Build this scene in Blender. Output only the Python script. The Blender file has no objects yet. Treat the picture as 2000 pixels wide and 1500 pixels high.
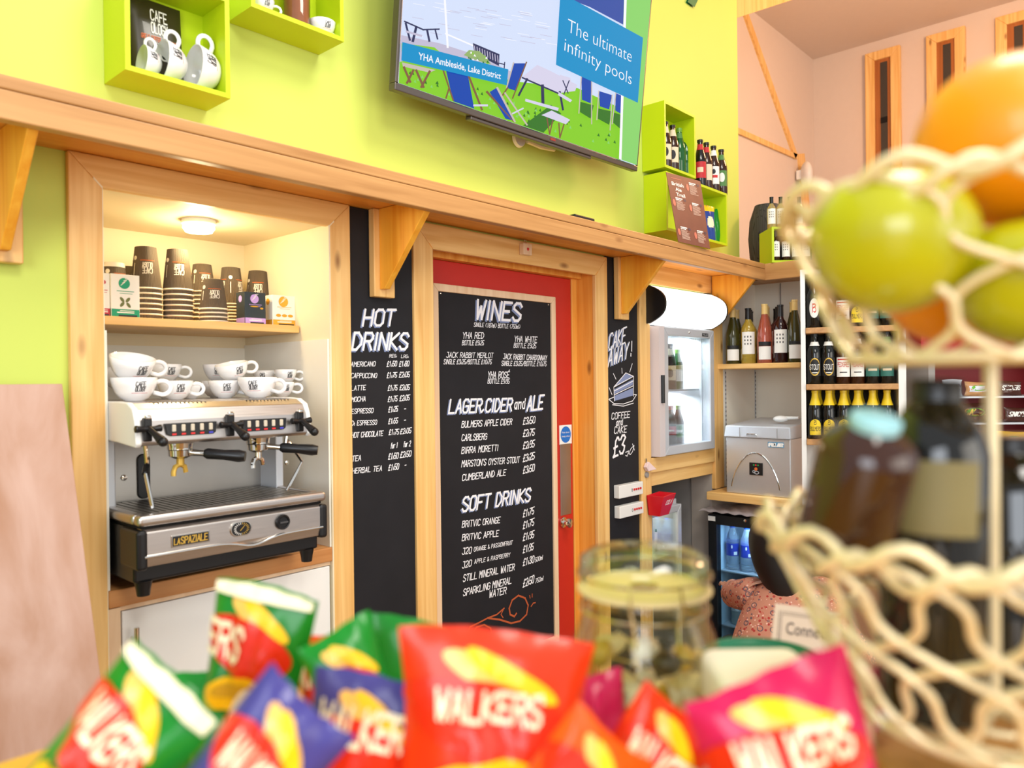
import bpy, math, random
from mathutils import Vector, Matrix
random.seed(7)
SC = bpy.context.scene
COL = SC.collection
R_ = math.radians
# ---------------------------------------------------------------- camera
FPX, H, D = 1488.3, 1.5, 1.9            # focal length in px of the 2000 px frame, eye height, distance to the bar wall
YAW, PITCH, ROLL = R_(47.76), R_(-.218), R_(-.6655)
def _axes():
    f = Vector((math.sin(YAW)*math.cos(PITCH), math.cos(YAW)*math.cos(PITCH), math.sin(PITCH)))
    rt = Vector((math.cos(YAW), -math.sin(YAW), 0)); up = rt.cross(f)
    return rt*math.cos(ROLL)+up*math.sin(ROLL), -rt*math.sin(ROLL)+up*math.cos(ROLL), f
RT, UP, FW = _axes()
EYE = Vector((0, 0, H))
cam = bpy.data.objects.new('camera', bpy.data.cameras.new('camera')); COL.objects.link(cam)
cam.data.sensor_width = 36; cam.data.lens = FPX/2000*36; cam.data.clip_start = .01
cam.matrix_world = Matrix(((RT.x, UP.x, -FW.x, 0), (RT.y, UP.y, -FW.y, 0), (RT.z, UP.z, -FW.z, H), (0, 0, 0, 1)))
cam.data.dof.use_dof = True; cam.data.dof.focus_distance = 2.9; cam.data.dof.aperture_fstop = 3.4
SC.camera = cam
# ---------------------------------------------------------------- light and exposure
vs = SC.view_settings
vs.view_transform = 'Standard'; vs.look = 'None'; vs.gamma = 1; vs.use_curve_mapping = False
vs.exposure = 0.0
W = bpy.data.worlds.new('World'); SC.world = W; W.use_nodes = True
W.node_tree.nodes['Background'].inputs[0].default_value = (.93, .96, 1, 1)
W.node_tree.nodes['Background'].inputs[1].default_value = .8
def lamp(name, kind, loc, energy, color, size=1, size_y=None, target=None, spread=None):
    l = bpy.data.lights.new(name, kind); l.energy = energy; l.color = color
    if kind == 'AREA':
        l.shape = 'RECTANGLE'; l.size = size; l.size_y = size_y or size
        if spread: l.spread = R_(spread)
    else: l.shadow_soft_size = size
    o = bpy.data.objects.new(name, l); COL.objects.link(o); o.location = loc
    if target is not None: o.rotation_euler = (Vector(target)-Vector(loc)).to_track_quat('-Z', 'Y').to_euler()
    return o
lamp('ceiling_lamp', 'AREA', (1.6, .1, 4.0), 48, (1, .94, .82), .9, .9, (1.7, 1.3, 1.2))
lamp('ceiling_lamp_bar', 'AREA', (.1, -.9, 3.4), 36, (1, .95, .86), .8, .8, (.6, 1.6, 1.0))
lamp('window_daylight', 'AREA', (1.2, -3.4, 1.9), 70, (1, .93, .82), 3.2, 2.0, (1.6, 1.9, 1.4))  # added fill from behind the camera, lifts the shade under the shelf
lamp('daylight_window', 'AREA', (-2.6, -1.2, 2.0), 78, (.86, .92, 1), 1.8, 1.8, (.6, 1.6, 1.2))
lamp('hall_lamp', 'POINT', (5.3, .55, 3.8), 135, (1, .56, .28), .2)
# ---------------------------------------------------------------- pixel -> point on a known plane of the room
def ray(px, py): return RT*((px-1000)/FPX) - UP*((py-750)/FPX) + FW
def at(px, py, X=None, Y=None, Z=None):
    d = ray(px, py)
    if X is not None: k = X/d.x
    elif Y is not None: k = Y/d.y
    else: k = (Z-H)/d.z
    return EYE + d*k
def pf(px, py, depth): return EYE + ray(px, py)*depth
def on_plane(px, py, p, n):
    d = ray(px, py); return EYE + d*((p-EYE).dot(n)/d.dot(n))
# ---------------------------------------------------------------- mesh helpers
class MB:
    def __init__(s): s.v = []; s.f = []; s.m = []
    def add(s, vs_, fs, mi=0):
        b = len(s.v); s.v += [Vector(p) for p in vs_]
        for f in fs: s.f.append([b+i for i in f]); s.m.append(mi)
        return s
    def hexa(s, p, mi=0):               # p: 4 bottom + 4 top
        return s.add(p, [(3,2,1,0),(4,5,6,7),(0,1,5,4),(1,2,6,5),(2,3,7,6),(3,0,4,7)], mi)
    def box(s, x0, x1, y0, y1, z0, z1, mi=0):
        return s.hexa([(x0,y0,z0),(x1,y0,z0),(x1,y1,z0),(x0,y1,z0),(x0,y0,z1),(x1,y0,z1),(x1,y1,z1),(x0,y1,z1)], mi)
    def prism(s, pts, off, mi=0):       # 3-D polygon swept by a vector
        n = len(pts); a = [Vector(p) for p in pts]; b = [p+Vector(off) for p in a]
        fs = [tuple(range(n-1, -1, -1)), tuple(range(n, 2*n))] + [(i, (i+1) % n, n+(i+1) % n, n+i) for i in range(n)]
        return s.add(a+b, fs, mi)
    def frame(s, x0, x1, z0, z1, y0, y1, w, mi=0, bottom=True, mt=None):   # mitred frame in the XZ plane
        o = [(x0,z0),(x1,z0),(x1,z1),(x0,z1)]; i = [(x0+w,z0+w if bottom else z0),(x1-w,z0+w if bottom else z0),(x1-w,z1-w),(x0+w,z1-w)]
        for k in range(4):
            if k == 0 and not bottom: continue
            q = [o[k], o[(k+1) % 4], i[(k+1) % 4], i[k]]
            s.prism([(a, y0, b) for a, b in q], (0, y1-y0, 0), mt if (mt is not None and k % 2 == 0) else mi)
        return s
    def tube(s, path, r, n=8, closed=False, mi=0, ry=None):
        P = [Vector(p) for p in path]; N = len(P); rings = []
        rr = r if isinstance(r, (list, tuple)) else [r]*N
        up = None
        for i in range(N):
            t = (P[(i+1) % N]-P[i-1]) if closed else (P[min(i+1, N-1)]-P[max(i-1, 0)])
            t.normalize()
            if up is None: up = Vector((0, 0, 1)) if abs(t.z) < .9 else Vector((1, 0, 0))
            sx = t.cross(up)
            if sx.length < 1e-5: sx = t.orthogonal()
            sx.normalize(); up = sx.cross(t).normalized()
            rings.append([P[i]+sx*math.cos(2*math.pi*k/n)*rr[i]+up*math.sin(2*math.pi*k/n)*rr[i]*(ry or 1) for k in range(n)])
        vs_ = [p for q in rings for p in q]; fs = []
        for i in range(N if closed else N-1):
            j = (i+1) % N
            for k in range(n): fs.append((i*n+k, i*n+(k+1) % n, j*n+(k+1) % n, j*n+k))
        if not closed: fs += [tuple(range(n-1, -1, -1)), tuple((N-1)*n+k for k in range(n))]
        return s.add(vs_, fs, mi)
    def lathe(s, prof, n=24, c=(0,0,0), mi=0, M=None, a0=0, a1=None):
        full = a1 is None; a1 = a1 if a1 is not None else 2*math.pi
        c = Vector(c); N = n if full else n+1; vs_ = []
        for r, z in prof:
            for k in range(N):
                a = a0+(a1-a0)*k/n; p = Vector((r*math.cos(a), r*math.sin(a), z))
                vs_.append((M @ p if M else p)+c)
        fs = []
        for i in range(len(prof)-1):
            for k in range(n if not full else N):
                l = (k+1) % N
                if not full and k+1 >= N: continue
                fs.append((i*N+k, i*N+l, (i+1)*N+l, (i+1)*N+k))
        if full:
            if prof[0][0] > 1e-4: fs.append(tuple(range(N-1, -1, -1)))
            if prof[-1][0] > 1e-4: fs.append(tuple((len(prof)-1)*N+k for k in range(N)))
        return s.add(vs_, fs, mi)
    def ball(s, c, r, n=16, m=10, mi=0, sc=(1,1,1)):
        vs_ = []; fs = []
        for i in range(m+1):
            t = math.pi*i/m
            for k in range(n):
                a = 2*math.pi*k/n
                vs_.append(Vector(c)+Vector((r*sc[0]*math.sin(t)*math.cos(a), r*sc[1]*math.sin(t)*math.sin(a), -r*sc[2]*math.cos(t))))
        for i in range(m):
            for k in range(n): fs.append((i*n+k, i*n+(k+1) % n, (i+1)*n+(k+1) % n, (i+1)*n+k))
        return s.add(vs_, fs, mi)
    def polys(s, ps, fn, mi=0):
        for i, p in enumerate(ps):           # strokes that cross lie a hair's breadth above one another, like layers of paint
            P = [Vector(fn(*q)) for q in p]; n = (P[1]-P[0]).cross(P[2]-P[1])
            if n.length > 1e-14: n.normalize(); P = [v+n*(.00005*(i % 6)) for v in P]
            s.add(P, [tuple(range(len(p)))], mi)
        return s
    def surf(s, fn, nu, nv, mi=0, flip=False):
        vs_ = [fn(i/nu, j/nv) for j in range(nv+1) for i in range(nu+1)]; fs = []
        for j in range(nv):
            for i in range(nu):
                a = j*(nu+1)+i; q = (a, a+1, a+nu+2, a+nu+1); fs.append(q[::-1] if flip else q)
        return s.add(vs_, fs, mi)
    def build(s, name, mats, parent=None, smooth=False, bevel=0, seg=2):
        off = Vector((0, 0, 0)); q = parent
        while q is not None: off += q.location; q = q.parent
        me = bpy.data.meshes.new(name); me.from_pydata([v-off for v in s.v], [], s.f)
        ml = mats if isinstance(mats, (list, tuple)) else [mats]
        for m in ml: me.materials.append(m)
        me.polygons.foreach_set('material_index', s.m)
        me.validate(); me.update()
        if smooth: me.polygons.foreach_set('use_smooth', [True]*len(me.polygons))
        o = bpy.data.objects.new(name, me); COL.objects.link(o)
        if parent is not None: o.parent = parent
        if smooth and smooth != 'all':
            md = o.modifiers.new('es', 'EDGE_SPLIT'); md.split_angle = R_(40)
        if bevel:
            b = o.modifiers.new('bv', 'BEVEL'); b.width = bevel; b.segments = seg; b.limit_method = 'ANGLE'; b.angle_limit = R_(40)
        return o
def tag(o, label, cat, group=None, kind=None):
    if label: o['label'] = label
    if cat: o['category'] = cat
    if group: o['group'] = group
    if kind: o['kind'] = kind
    return o
def thing(name, label, cat, loc=(0,0,0), group=None):
    o = bpy.data.objects.new(name, None); COL.objects.link(o); o.location = loc; o.empty_display_size = .05
    return tag(o, label, cat, group)
def struct(o): o['kind'] = 'structure'; return o
def kids(o): return list(o.children)
def dup(o, loc=None, rot=None, label=None, group=None, parent=None):
    c = o.copy(); COL.objects.link(c)
    if parent is not None: c.parent = parent
    for k in kids(o): dup(k, parent=c)
    if loc is not None: c.location = loc
    if rot is not None: c.rotation_euler = rot
    if label: c['label'] = label
    if group: c['group'] = group
    return c
class Proto:                             # first use moves the built thing itself, later uses copy it
    def __init__(s, o): s.o = o; s.used = False
    def put(s, loc, rot, label, group=None, scale=None):
        if s.used: o = dup(s.o, loc, rot, label, group)
        else:
            o = s.o; s.used = True; o.location = loc; o.rotation_euler = rot; o['label'] = label
            if group: o['group'] = group
        if scale: o.scale = (scale,)*3
        return o
# ---------------------------------------------------------------- brush lettering
G = dict(A='002640,1232',B='000636453403,033442413000',C='4536160501103041',D='00062644422000',E='46060040,0333',F='000646,0333',
 G='45361605011030414323',H='0006,4046,0343',I='2026',J='164636,364130100 1'.replace(' ',''),K='0006,4603,0340',L='060040',M='0006234640',N='00064046',
 O='163645413010010516',P='00063645443303',Q='163645413010010516,2240',R='00063645443303,2340',S='45361605044241301001',T='0646,2620',
 U='060110304146',V='062046',W='0610243046',X='0046,0640',Y='0623,4623,2320',Z='06460040')
G.update({'0':G['O'],'1':'152620','2':'05163645440040','3':'051636453423,234241301001','4':'30360242','5':'46060333424130 1001'.replace(' ',''),
 '6':'4616040110304142 3303'.replace(' ',''),'7':'064610','8':'133344453616050413020110304142 33'.replace(' ',''),'9':'4313040516364541301 0'.replace(' ',''),
 '$':'4536261511,110040,0333','.':'2023','~':'2324','-':'1333','/':'0046',',':'2110','!':'2622,2021','&':'400516250110 42'.replace(' ',''),"'":'2625','(':'36141230',')':'16343210',
 'a':'34140301103134,3430','n':'0004,03143430','d':'34140301103034,3630','f':'46362620,1434','o':'14343010 14'.replace(' ',''),'r':'0004,031434','m':'0004,03142320,23344340','l':'2620'})
def strokes(text, jit=0):
    out = []; x = 0
    for ch in text:
        if ch == ' ': x += 3.2; continue
        acc = ch in 'Ée'
        g = G['E' if ch == 'É' else ch]; wid = 0
        nar = ch in "I'.!,l~"
        for pl in g.split(','):
            pts = [(int(pl[i]), int(pl[i+1])) for i in range(0, len(pl)-1, 2)]
            out.append([(x+(a-1.6 if nar else a*.9)+random.uniform(-jit, jit), b+random.uniform(-jit, jit)) for a, b in pts])
        if ch == 'É': out.append([(x+1.8, 7), (x+3, 8)])
        x += 2.2 if ch in "I'.!,l~" else 4.9
    return out, x-1.3
def ribbon(pts, w):
    out = []
    for a, b in zip(pts, pts[1:]):
        dx, dy = b[0]-a[0], b[1]-a[1]; L = math.hypot(dx, dy) or 1e-9; dx, dy = dx/L*w/2, dy/L*w/2
        a2 = (a[0]-dx*.9, a[1]-dy*.9); b2 = (b[0]+dx*.9, b[1]+dy*.9)
        out.append([(a2[0]+dy, a2[1]-dx), (b2[0]+dy, b2[1]-dx), (b2[0]-dy, b2[1]+dx), (a2[0]-dy, a2[1]+dx)])
    return out
def text_polys(text, x0, y0, w, h, shear=.2, thick=.13, jit=.12, slope=0.0):
    st, tw = strokes(text, jit); out = []
    sx, sy = w/tw, h/6
    for pl in st:
        q = []
        for a, b in pl:
            X, Y = a*sx+b*sy*shear, b*sy
            q.append((x0+X, y0+Y+X*slope))
        out += ribbon(q, thick*h)
    return out
def font_mesh(text, size=1, shear=0, bold=0, spacing=1, align='LEFT'):
    c = bpy.data.curves.new('t', 'FONT'); c.body = text; c.size = size; c.shear = shear; c.offset = bold; c.space_character = spacing; c.align_x = align; c.resolution_u = 3
    o = bpy.data.objects.new('t', c); COL.objects.link(o)
    dg = bpy.context.evaluated_depsgraph_get(); e = o.evaluated_get(dg); me = e.to_mesh()
    vs_ = [tuple(v.co[:2]) for v in me.vertices]; fs = [tuple(p.vertices) for p in me.polygons]
    e.to_mesh_clear(); bpy.data.objects.remove(o); bpy.data.curves.remove(c)
    return vs_, fs
def fit_font(text, u0, v0, w, h, **k):  # text fitted to width w, cap height h
    vs_, fs = font_mesh(text, 1, **k)
    xs = [p[0] for p in vs_]; ys = [p[1] for p in vs_]; cap = .69
    a, b = min(xs), max(xs)
    return [(u0+(x-a)/(b-a)*w, v0+y/cap*h) for x, y in vs_], fs
def disc(u, v, ru, rv=None, n=20, rot=0):
    rv = rv or ru; o = []
    for k in range(n):
        a = 2*math.pi*k/n; x, y = ru*math.cos(a), rv*math.sin(a)
        o.append((u+x*math.cos(rot)-y*math.sin(rot), v+x*math.sin(rot)+y*math.cos(rot)))
    return [o]
def _clip(p, ax, lim, keep_less):
    out = []
    for a, b in zip(p, p[1:]+p[:1]):
        ia = (a[ax] <= lim) if keep_less else (a[ax] >= lim); ib = (b[ax] <= lim) if keep_less else (b[ax] >= lim)
        if ia: out.append(a)
        if ia != ib:
            t = (lim-a[ax])/(b[ax]-a[ax]); q = [a[0]+t*(b[0]-a[0]), a[1]+t*(b[1]-a[1])]; out.append(tuple(q))
    return out
def fine(ps, step, axes=(0,)):           # cut convex polygons into strips so that they follow a curved surface
    for ax in axes:
        res = []
        for p in ps:
            lo, hi = min(q[ax] for q in p), max(q[ax] for q in p); k = math.floor(lo/step)
            if hi-lo <= step: res.append(p); continue
            while k*step < hi:
                c = _clip(_clip(list(p), ax, k*step, False), ax, (k+1)*step, True)
                if len(c) >= 3: res.append(c)
                k += 1
        ps = res
    return ps
def rect(u0, u1, v0, v1): return [[(u0, v0), (u1, v0), (u1, v1), (u0, v1)]]
# ---------------------------------------------------------------- materials
def lin(c): return tuple(((x/255)/12.92 if x/255 <= .04045 else ((x/255+.055)/1.055)**2.4) for x in c)+(1,)
def pbr(name, rgb, rough=.5, metal=0, trans=0, coat=0, emit=0, spec=.5, ior=1.45, noise=0, nscale=20, stretch=None, alpha=1):
    m = bpy.data.materials.new(name); m.use_nodes = True; nt = m.node_tree; b = nt.nodes['Principled BSDF']
    b.inputs['Base Color'].default_value = lin(rgb); b.inputs['Roughness'].default_value = rough; b.inputs['Metallic'].default_value = metal
    b.inputs['Transmission Weight'].default_value = trans; b.inputs['Coat Weight'].default_value = coat; b.inputs['IOR'].default_value = ior
    b.inputs['Specular IOR Level'].default_value = spec
    if emit: b.inputs['Emission Color'].default_value = lin(rgb); b.inputs['Emission Strength'].default_value = emit
    if noise:
        tc = nt.nodes.new('ShaderNodeTexCoord'); mp = nt.nodes.new('ShaderNodeMapping'); ns = nt.nodes.new('ShaderNodeTexNoise')
        mp.inputs['Scale'].default_value = stretch or (1, 1, 1); ns.inputs['Scale'].default_value = nscale; ns.inputs['Detail'].default_value = 4
        rp = nt.nodes.new('ShaderNodeMapRange'); rp.inputs['To Min'].default_value = 1-noise; rp.inputs['To Max'].default_value = 1+noise
        mx = nt.nodes.new('ShaderNodeVectorMath'); mx.operation = 'SCALE'; mx.inputs[0].default_value = lin(rgb)[:3]
        nt.links.new(tc.outputs['Object'], mp.inputs[0]); nt.links.new(mp.outputs[0], ns.inputs['Vector']); nt.links.new(ns.outputs['Fac'], rp.inputs['Value'])
        nt.links.new(rp.outputs[0], mx.inputs['Scale']); nt.links.new(mx.outputs[0], b.inputs['Base Color'])
        if metal:
            r2 = nt.nodes.new('ShaderNodeMapRange'); r2.inputs['To Min'].default_value = rough*.7; r2.inputs['To Max'].default_value = rough*1.4
            nt.links.new(ns.outputs['Fac'], r2.inputs['Value']); nt.links.new(r2.outputs[0], b.inputs['Roughness'])
    return m
def wood(name, c1, c2, axis=0, rough=.45, knots=True, scale=1.0, knot=(120, 66, 22)):
    m = bpy.data.materials.new(name); m.use_nodes = True; nt = m.node_tree; b = nt.nodes['Principled BSDF']; N = nt.nodes.new; L = nt.links.new
    b.inputs['Roughness'].default_value = rough
    tc = N('ShaderNodeTexCoord'); mp = N('ShaderNodeMapping'); s = [38*scale]*3; s[axis] = 1.6*scale; mp.inputs['Scale'].default_value = s
    L(tc.outputs['Object'], mp.inputs[0])
    ns = N('ShaderNodeTexNoise'); ns.inputs['Scale'].default_value = 1; ns.inputs['Detail'].default_value = 5; ns.inputs['Distortion'].default_value = .6; L(mp.outputs[0], ns.inputs['Vector'])
    rp = N('ShaderNodeValToRGB'); rp.color_ramp.elements[0].position = .3; rp.color_ramp.elements[1].position = .72
    rp.color_ramp.elements[0].color = lin(c1); rp.color_ramp.elements[1].color = lin(c2); L(ns.outputs['Fac'], rp.inputs[0])
    col = rp.outputs[0]
    if knots:
        m2 = N('ShaderNodeMapping'); s2 = [9.0]*3; s2[axis] = 3.4; m2.inputs['Scale'].default_value = s2; L(tc.outputs['Object'], m2.inputs[0])
        vo = N('ShaderNodeTexVoronoi'); vo.inputs['Scale'].default_value = 1; L(m2.outputs[0], vo.inputs['Vector'])
        r2 = N('ShaderNodeValToRGB'); r2.color_ramp.elements[0].position = .04; r2.color_ramp.elements[1].position = .13
        r2.color_ramp.elements[0].color = (.75, .75, .75, 1); r2.color_ramp.elements[1].color = (0, 0, 0, 1); L(vo.outputs['Distance'], r2.inputs[0])
        mx = N('ShaderNodeMix'); mx.data_type = 'RGBA'; L(r2.outputs[0], mx.inputs['Factor']); L(col, mx.inputs['A']); mx.inputs['B'].default_value = lin(knot); col = mx.outputs['Result']
    L(col, b.inputs['Base Color'])
    return m
def pane(name, tint=(255, 255, 255), gloss=.12, rough=.02):
    m = bpy.data.materials.new(name); m.use_nodes = True; nt = m.node_tree; nt.nodes.remove(nt.nodes['Principled BSDF']); N = nt.nodes.new
    t = N('ShaderNodeBsdfTransparent'); t.inputs[0].default_value = lin(tint); g = N('ShaderNodeBsdfGlossy'); g.inputs['Roughness'].default_value = rough
    lw = N('ShaderNodeLayerWeight'); lw.inputs['Blend'].default_value = .25; mr = N('ShaderNodeMapRange'); mr.inputs['To Min'].default_value = gloss*.4; mr.inputs['To Max'].default_value = min(1, gloss*6)
    mx = N('ShaderNodeMixShader'); nt.links.new(lw.outputs['Fresnel'], mr.inputs['Value']); nt.links.new(mr.outputs[0], mx.inputs[0])
    nt.links.new(t.outputs[0], mx.inputs[1]); nt.links.new(g.outputs[0], mx.inputs[2]); nt.links.new(mx.outputs[0], nt.nodes['Material Output'].inputs[0])
    return m
PINE = {k: wood('pine_'+'xyz'[k], (222, 168, 92), (246, 206, 136), k) for k in range(3)}
WARMVARN = {k: wood('varnished_pine_'+'xyz'[k], (222, 142, 46), (244, 180, 84), k) for k in (0, 2)}  # varnished pine, warm glow put into the colour of shelf underside and door lining
BEAM = {k: wood('beam_'+'xyz'[k], (170, 120, 66), (204, 154, 96), k) for k in range(3)}
RAIL = wood('rail_wood', (188, 124, 66), (210, 152, 92), 0, knots=False)
PALEPINE = wood('pale_pine', (226, 190, 150), (240, 212, 176), 0, knots=False)
PALEPINEZ = wood('pale_pine_z', (226, 190, 150), (240, 212, 176), 2, knots=False)
GREEN = pbr('lime_wall_paint', (200, 216, 98), .6, noise=.03, nscale=3)
LIME = pbr('lime_box_paint', (188, 212, 16), .45)
WHITEWALL = pbr('white_wall_paint', (216, 200, 188), .8, noise=.02)
CHALK = pbr('chalkboard', (30, 30, 34), .6, spec=.3, noise=.25, nscale=9)
CHALKW = pbr('chalk_white', (236, 236, 240), .8)
CHALKB = pbr('chalk_blue', (124, 138, 176), .8)
CHALKO = pbr('chalk_orange', (178, 84, 44), .8)
WHITE = pbr('white_gloss', (236, 236, 232), .35)
LINER = pbr('white_liner', (240, 236, 222), .45)
CHINA = pbr('white_china', (240, 240, 240), .12, coat=.5)
BLACK = pbr('black_plastic', (22, 22, 24), .35)
DARK = pbr('dark_void', (16, 14, 13), .9)
RED = pbr('red_door', (196, 42, 30), .38, noise=.05)
STEEL = pbr('brushed_steel', (196, 190, 186), .32, metal=1, noise=.08, nscale=6, stretch=(2, 60, 60))
STEELP = pbr('steel_panel', (172, 168, 162), .38, metal=1, noise=.2, nscale=5, stretch=(1, 1, 1))
CHROME = pbr('chrome', (225, 222, 215), .08, metal=1)
SILVER = pbr('silver_paint', (196, 200, 206), .35, metal=.3)
GREY = pbr('grey_paint', (150, 146, 142), .7)
INK = pbr('black_ink', (34, 34, 40), .6)
PRINTW = pbr('white_print', (244, 242, 236), .5)
PRINTR = pbr('red_print', (206, 38, 40), .5)
GOLD = pbr('gold_print', (206, 168, 74), .35, metal=.4)
# ---------------------------------------------------------------- the room
WY = 1.915                                # front face of the plaster; joinery stands 15 mm proud of it
RX0, RX1, RTOP, RBACK = .678, 1.296, 1.965, 2.387
DX0, DX1, DTOP = 1.705, 2.621, 1.958
FX0, FX1, FTOP = 3.03, 3.66, 1.95
CEIL = 4.62
m = MB()
g_ = .021
m.box(-3, RX0-g_, WY, WY+.12, 0, CEIL); m.box(RX0-g_, RX1+g_, WY, WY+.12, RTOP+g_, CEIL); m.box(RX1+g_, DX0-g_, WY, WY+.12, 0, CEIL)
m.box(DX0-g_, DX1+g_, WY, WY+.12, DTOP+g_, CEIL); m.box(DX1+g_, FX0, WY, WY+.12, 0, CEIL); m.box(FX0, FX1, WY, WY+.12, FTOP, CEIL); m.box(FX1, 4.01, WY, WY+.12, 2.035, CEIL)
struct(m.build('wall_back', GREEN))
struct(MB().box(FX1, 4.18, WY, WY+.12, 0, 2.034).build('wall_side', pbr('grey_side_wall', (170, 160, 150), .7)))
struct(MB().box(-3, 8.5, -4, 4.2, -.06, 0).build('floor', pbr('floor_tiles', (150, 128, 104), .5, noise=.1, nscale=4)))
EW = 2.75                                 # white end wall and window wall of the hall beyond the bar
c0 = at(1588, 115, Y=EW); XW = c0.x
struct(MB().box(4.01, XW+.1, EW, EW+.1, 0, 6).build('wall_end', WHITEWALL))
struct(MB().box(XW, XW+.1, -3.4, EW, 0, 6).build('wall_right', WHITEWALL))
ct = at(1586, 117, X=XW).z
m = MB(); m.box(3.2, XW+.1, -3.4, EW, ct, ct+.08); struct(m.build('ceiling', WHITEWALL))
# timber strips of the roof truss against the white end wall
def strip(pxs, wd, name, y=EW):
    a, b = [at(*q, Y=y-.02) for q in pxs]; d = (b-a).normalized(); n = Vector((-d.z, 0, d.x))*wd/2
    struct(MB().prism([a-n, b-n, b+n, a+n], (0, .03, 0)).build(name, PINE[2]))
strip([(1456, 20), (1556, 306)], .07, 'trim_1'); strip([(1440, 254), (1558, 306)], .045, 'trim_2')
strip([(1380, 25), (1545, -24)], .16, 'trim_3', 2.2); strip([(1566, 300), (1578, 420)], .14, 'trim_4')
def window(k, x0, y0, x1, y1, yb):
    # outer frame corners in the photo: left top, right top; yb: foot of the frame
    a = at(x0, y0, X=XW-.02); b = at(x1, y1, X=XW-.02); zb = at(x0, yb, X=XW-.02).z; zt = a.z; w = abs(b.y-a.y)*.27
    f = MB()
    Y0, Y1 = a.y, b.y
    for q in ([(Y0, zb), (Y0, zt), (Y0-w, zt-w), (Y0-w, zb+w)], [(Y1, zb), (Y1, zt), (Y1+w, zt-w), (Y1+w, zb+w)], [(Y0, zt), (Y1, zt), (Y1+w, zt-w), (Y0-w, zt-w)], [(Y0, zb), (Y1, zb), (Y1+w, zb+w), (Y0-w, zb+w)]):
        f.prism([(XW-.05, p, z) for p, z in q], (.05, 0, 0))
    wf = struct(f.build('window_%d' % k, PINE[2], bevel=.004)); i = .03
    MB().box(XW-.03, XW-.02, Y1+w, Y0-w, zb+w, zt-w).build('reveal', wood('window_reveal', (150, 86, 36), (176, 106, 48), 2, knots=False) if k == 1 else bpy.data.materials['window_reveal'], wf)
    MB().box(XW-.036, XW-.03, Y1+w+i, Y0-w-i*1.6, zb+w+i, zt-w-i).build('glass_pane', NIGHT, wf)
    zm = zb+(zt-zb)*.55
    MB().box(XW-.042, XW-.036, Y1+w+i, Y0-w-i*1.6, zm, zm+.05).build('glazing_bar', DARK, wf)
NIGHT = pbr('window_glass', (62, 58, 54), .12, spec=.6)
window(1, 1691, 108, 1759, 91, 420); window(2, 1810, 73, 1886, 52, 420); window(3, 1945, 37, 2030, 12, 420)
# white oval wall lamp on the end wall
lp = at(1575, 340, Y=EW-.1)
l = thing('wall_lamp', 'white oval wall lamp on the timber post of the end wall', 'lamp', lp)
M_ = Matrix.Rotation(R_(35), 4, 'Z') @ Matrix.Rotation(R_(12), 4, 'Y')
m = MB(); m.ball((0, 0, 0), 1, 20, 12); m.v = [lp + M_ @ Vector((v.x*.10, v.y*.05, v.z*.115)) for v in m.v]; m.build('shade', pbr('opal_shade', (226, 224, 220), .4), l, smooth='all')
MB().box(lp.x-.03, lp.x+.03, lp.y+.02, EW-.02, lp.z-.04, lp.z+.04).build('mount', WHITE, l)
# ---------------------------------------------------------------- recess for the coffee machine
CREAM = pbr('cream_recess_paint', (238, 224, 190), .6)
m = MB(); m.box(RX0-.02, RX0, 1.8955, RBACK, 0, RTOP+.02); m.box(RX1, RX1+.02, 1.8955, RBACK, 0, RTOP+.02); m.box(RX0-.02, RX1+.02, RBACK, RBACK+.02, 0, RTOP+.02); m.box(RX0, RX1, WY, RBACK, RTOP, RTOP+.02)
struct(m.build('wall_recess', CREAM))
m = MB(); m.box(RX0, RX0+.006, 1.9, RBACK-.005, 1.02, 1.63); m.box(RX1-.006, RX1, 1.9, RBACK-.005, 1.02, 1.63); m.box(RX0, RX1, RBACK-.006, RBACK, 1.02, 1.62)
struct(m.build('trim_5', LINER))
m = MB().frame(.605, 1.372, -.0, 2.034, 1.895, WY-.0005, .073, bottom=False, mt=1)
struct(m.build('trim_6', [PINE[2], PINE[0]], bevel=.003))
struct(MB().frame(1.62, 2.704, 0, 2.027, 1.895, WY-.0005, .085, bottom=False, mt=1).build('trim_7', [PINE[2], PINE[0]], bevel=.003))
t = MB().box(RX0+.004, RX1-.004, 2.05, RBACK-.007, 1.655, 1.677).build('recess_shelf', PINE[0], bevel=.002)
tag(t, 'pine shelf across the lit recess holding paper cups and tea boxes', 'shelf')
t = MB().box(RX0+.0005, RX1-.0005, 1.895, RBACK-.007, .978, 1.0195).build('recess_worktop', RAIL, bevel=.003)
tag(t, 'wooden worktop ledge carrying the espresso machine', 'worktop')
q = at(388, 430, Z=RTOP)
l = thing('recess_light', 'small round white ceiling light glowing in the coffee recess', 'light', q)
MB().lathe([(.045, 0), (.047, -.012), (.04, -.014)], 28, q).build('base_ring', WHITE, l, smooth=True)
MB().lathe([(.041, -.012), (.043, -.024), (.036, -.034), (.0, -.037)], 28, q).build('diffuser', pbr('lamp_glow', (255, 236, 190), .4, emit=9), l, smooth=True)
lamp('recess_bulb', 'POINT', (q.x, q.y, q.z-.06), 3.0, (1, .80, .46), .03)
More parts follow.
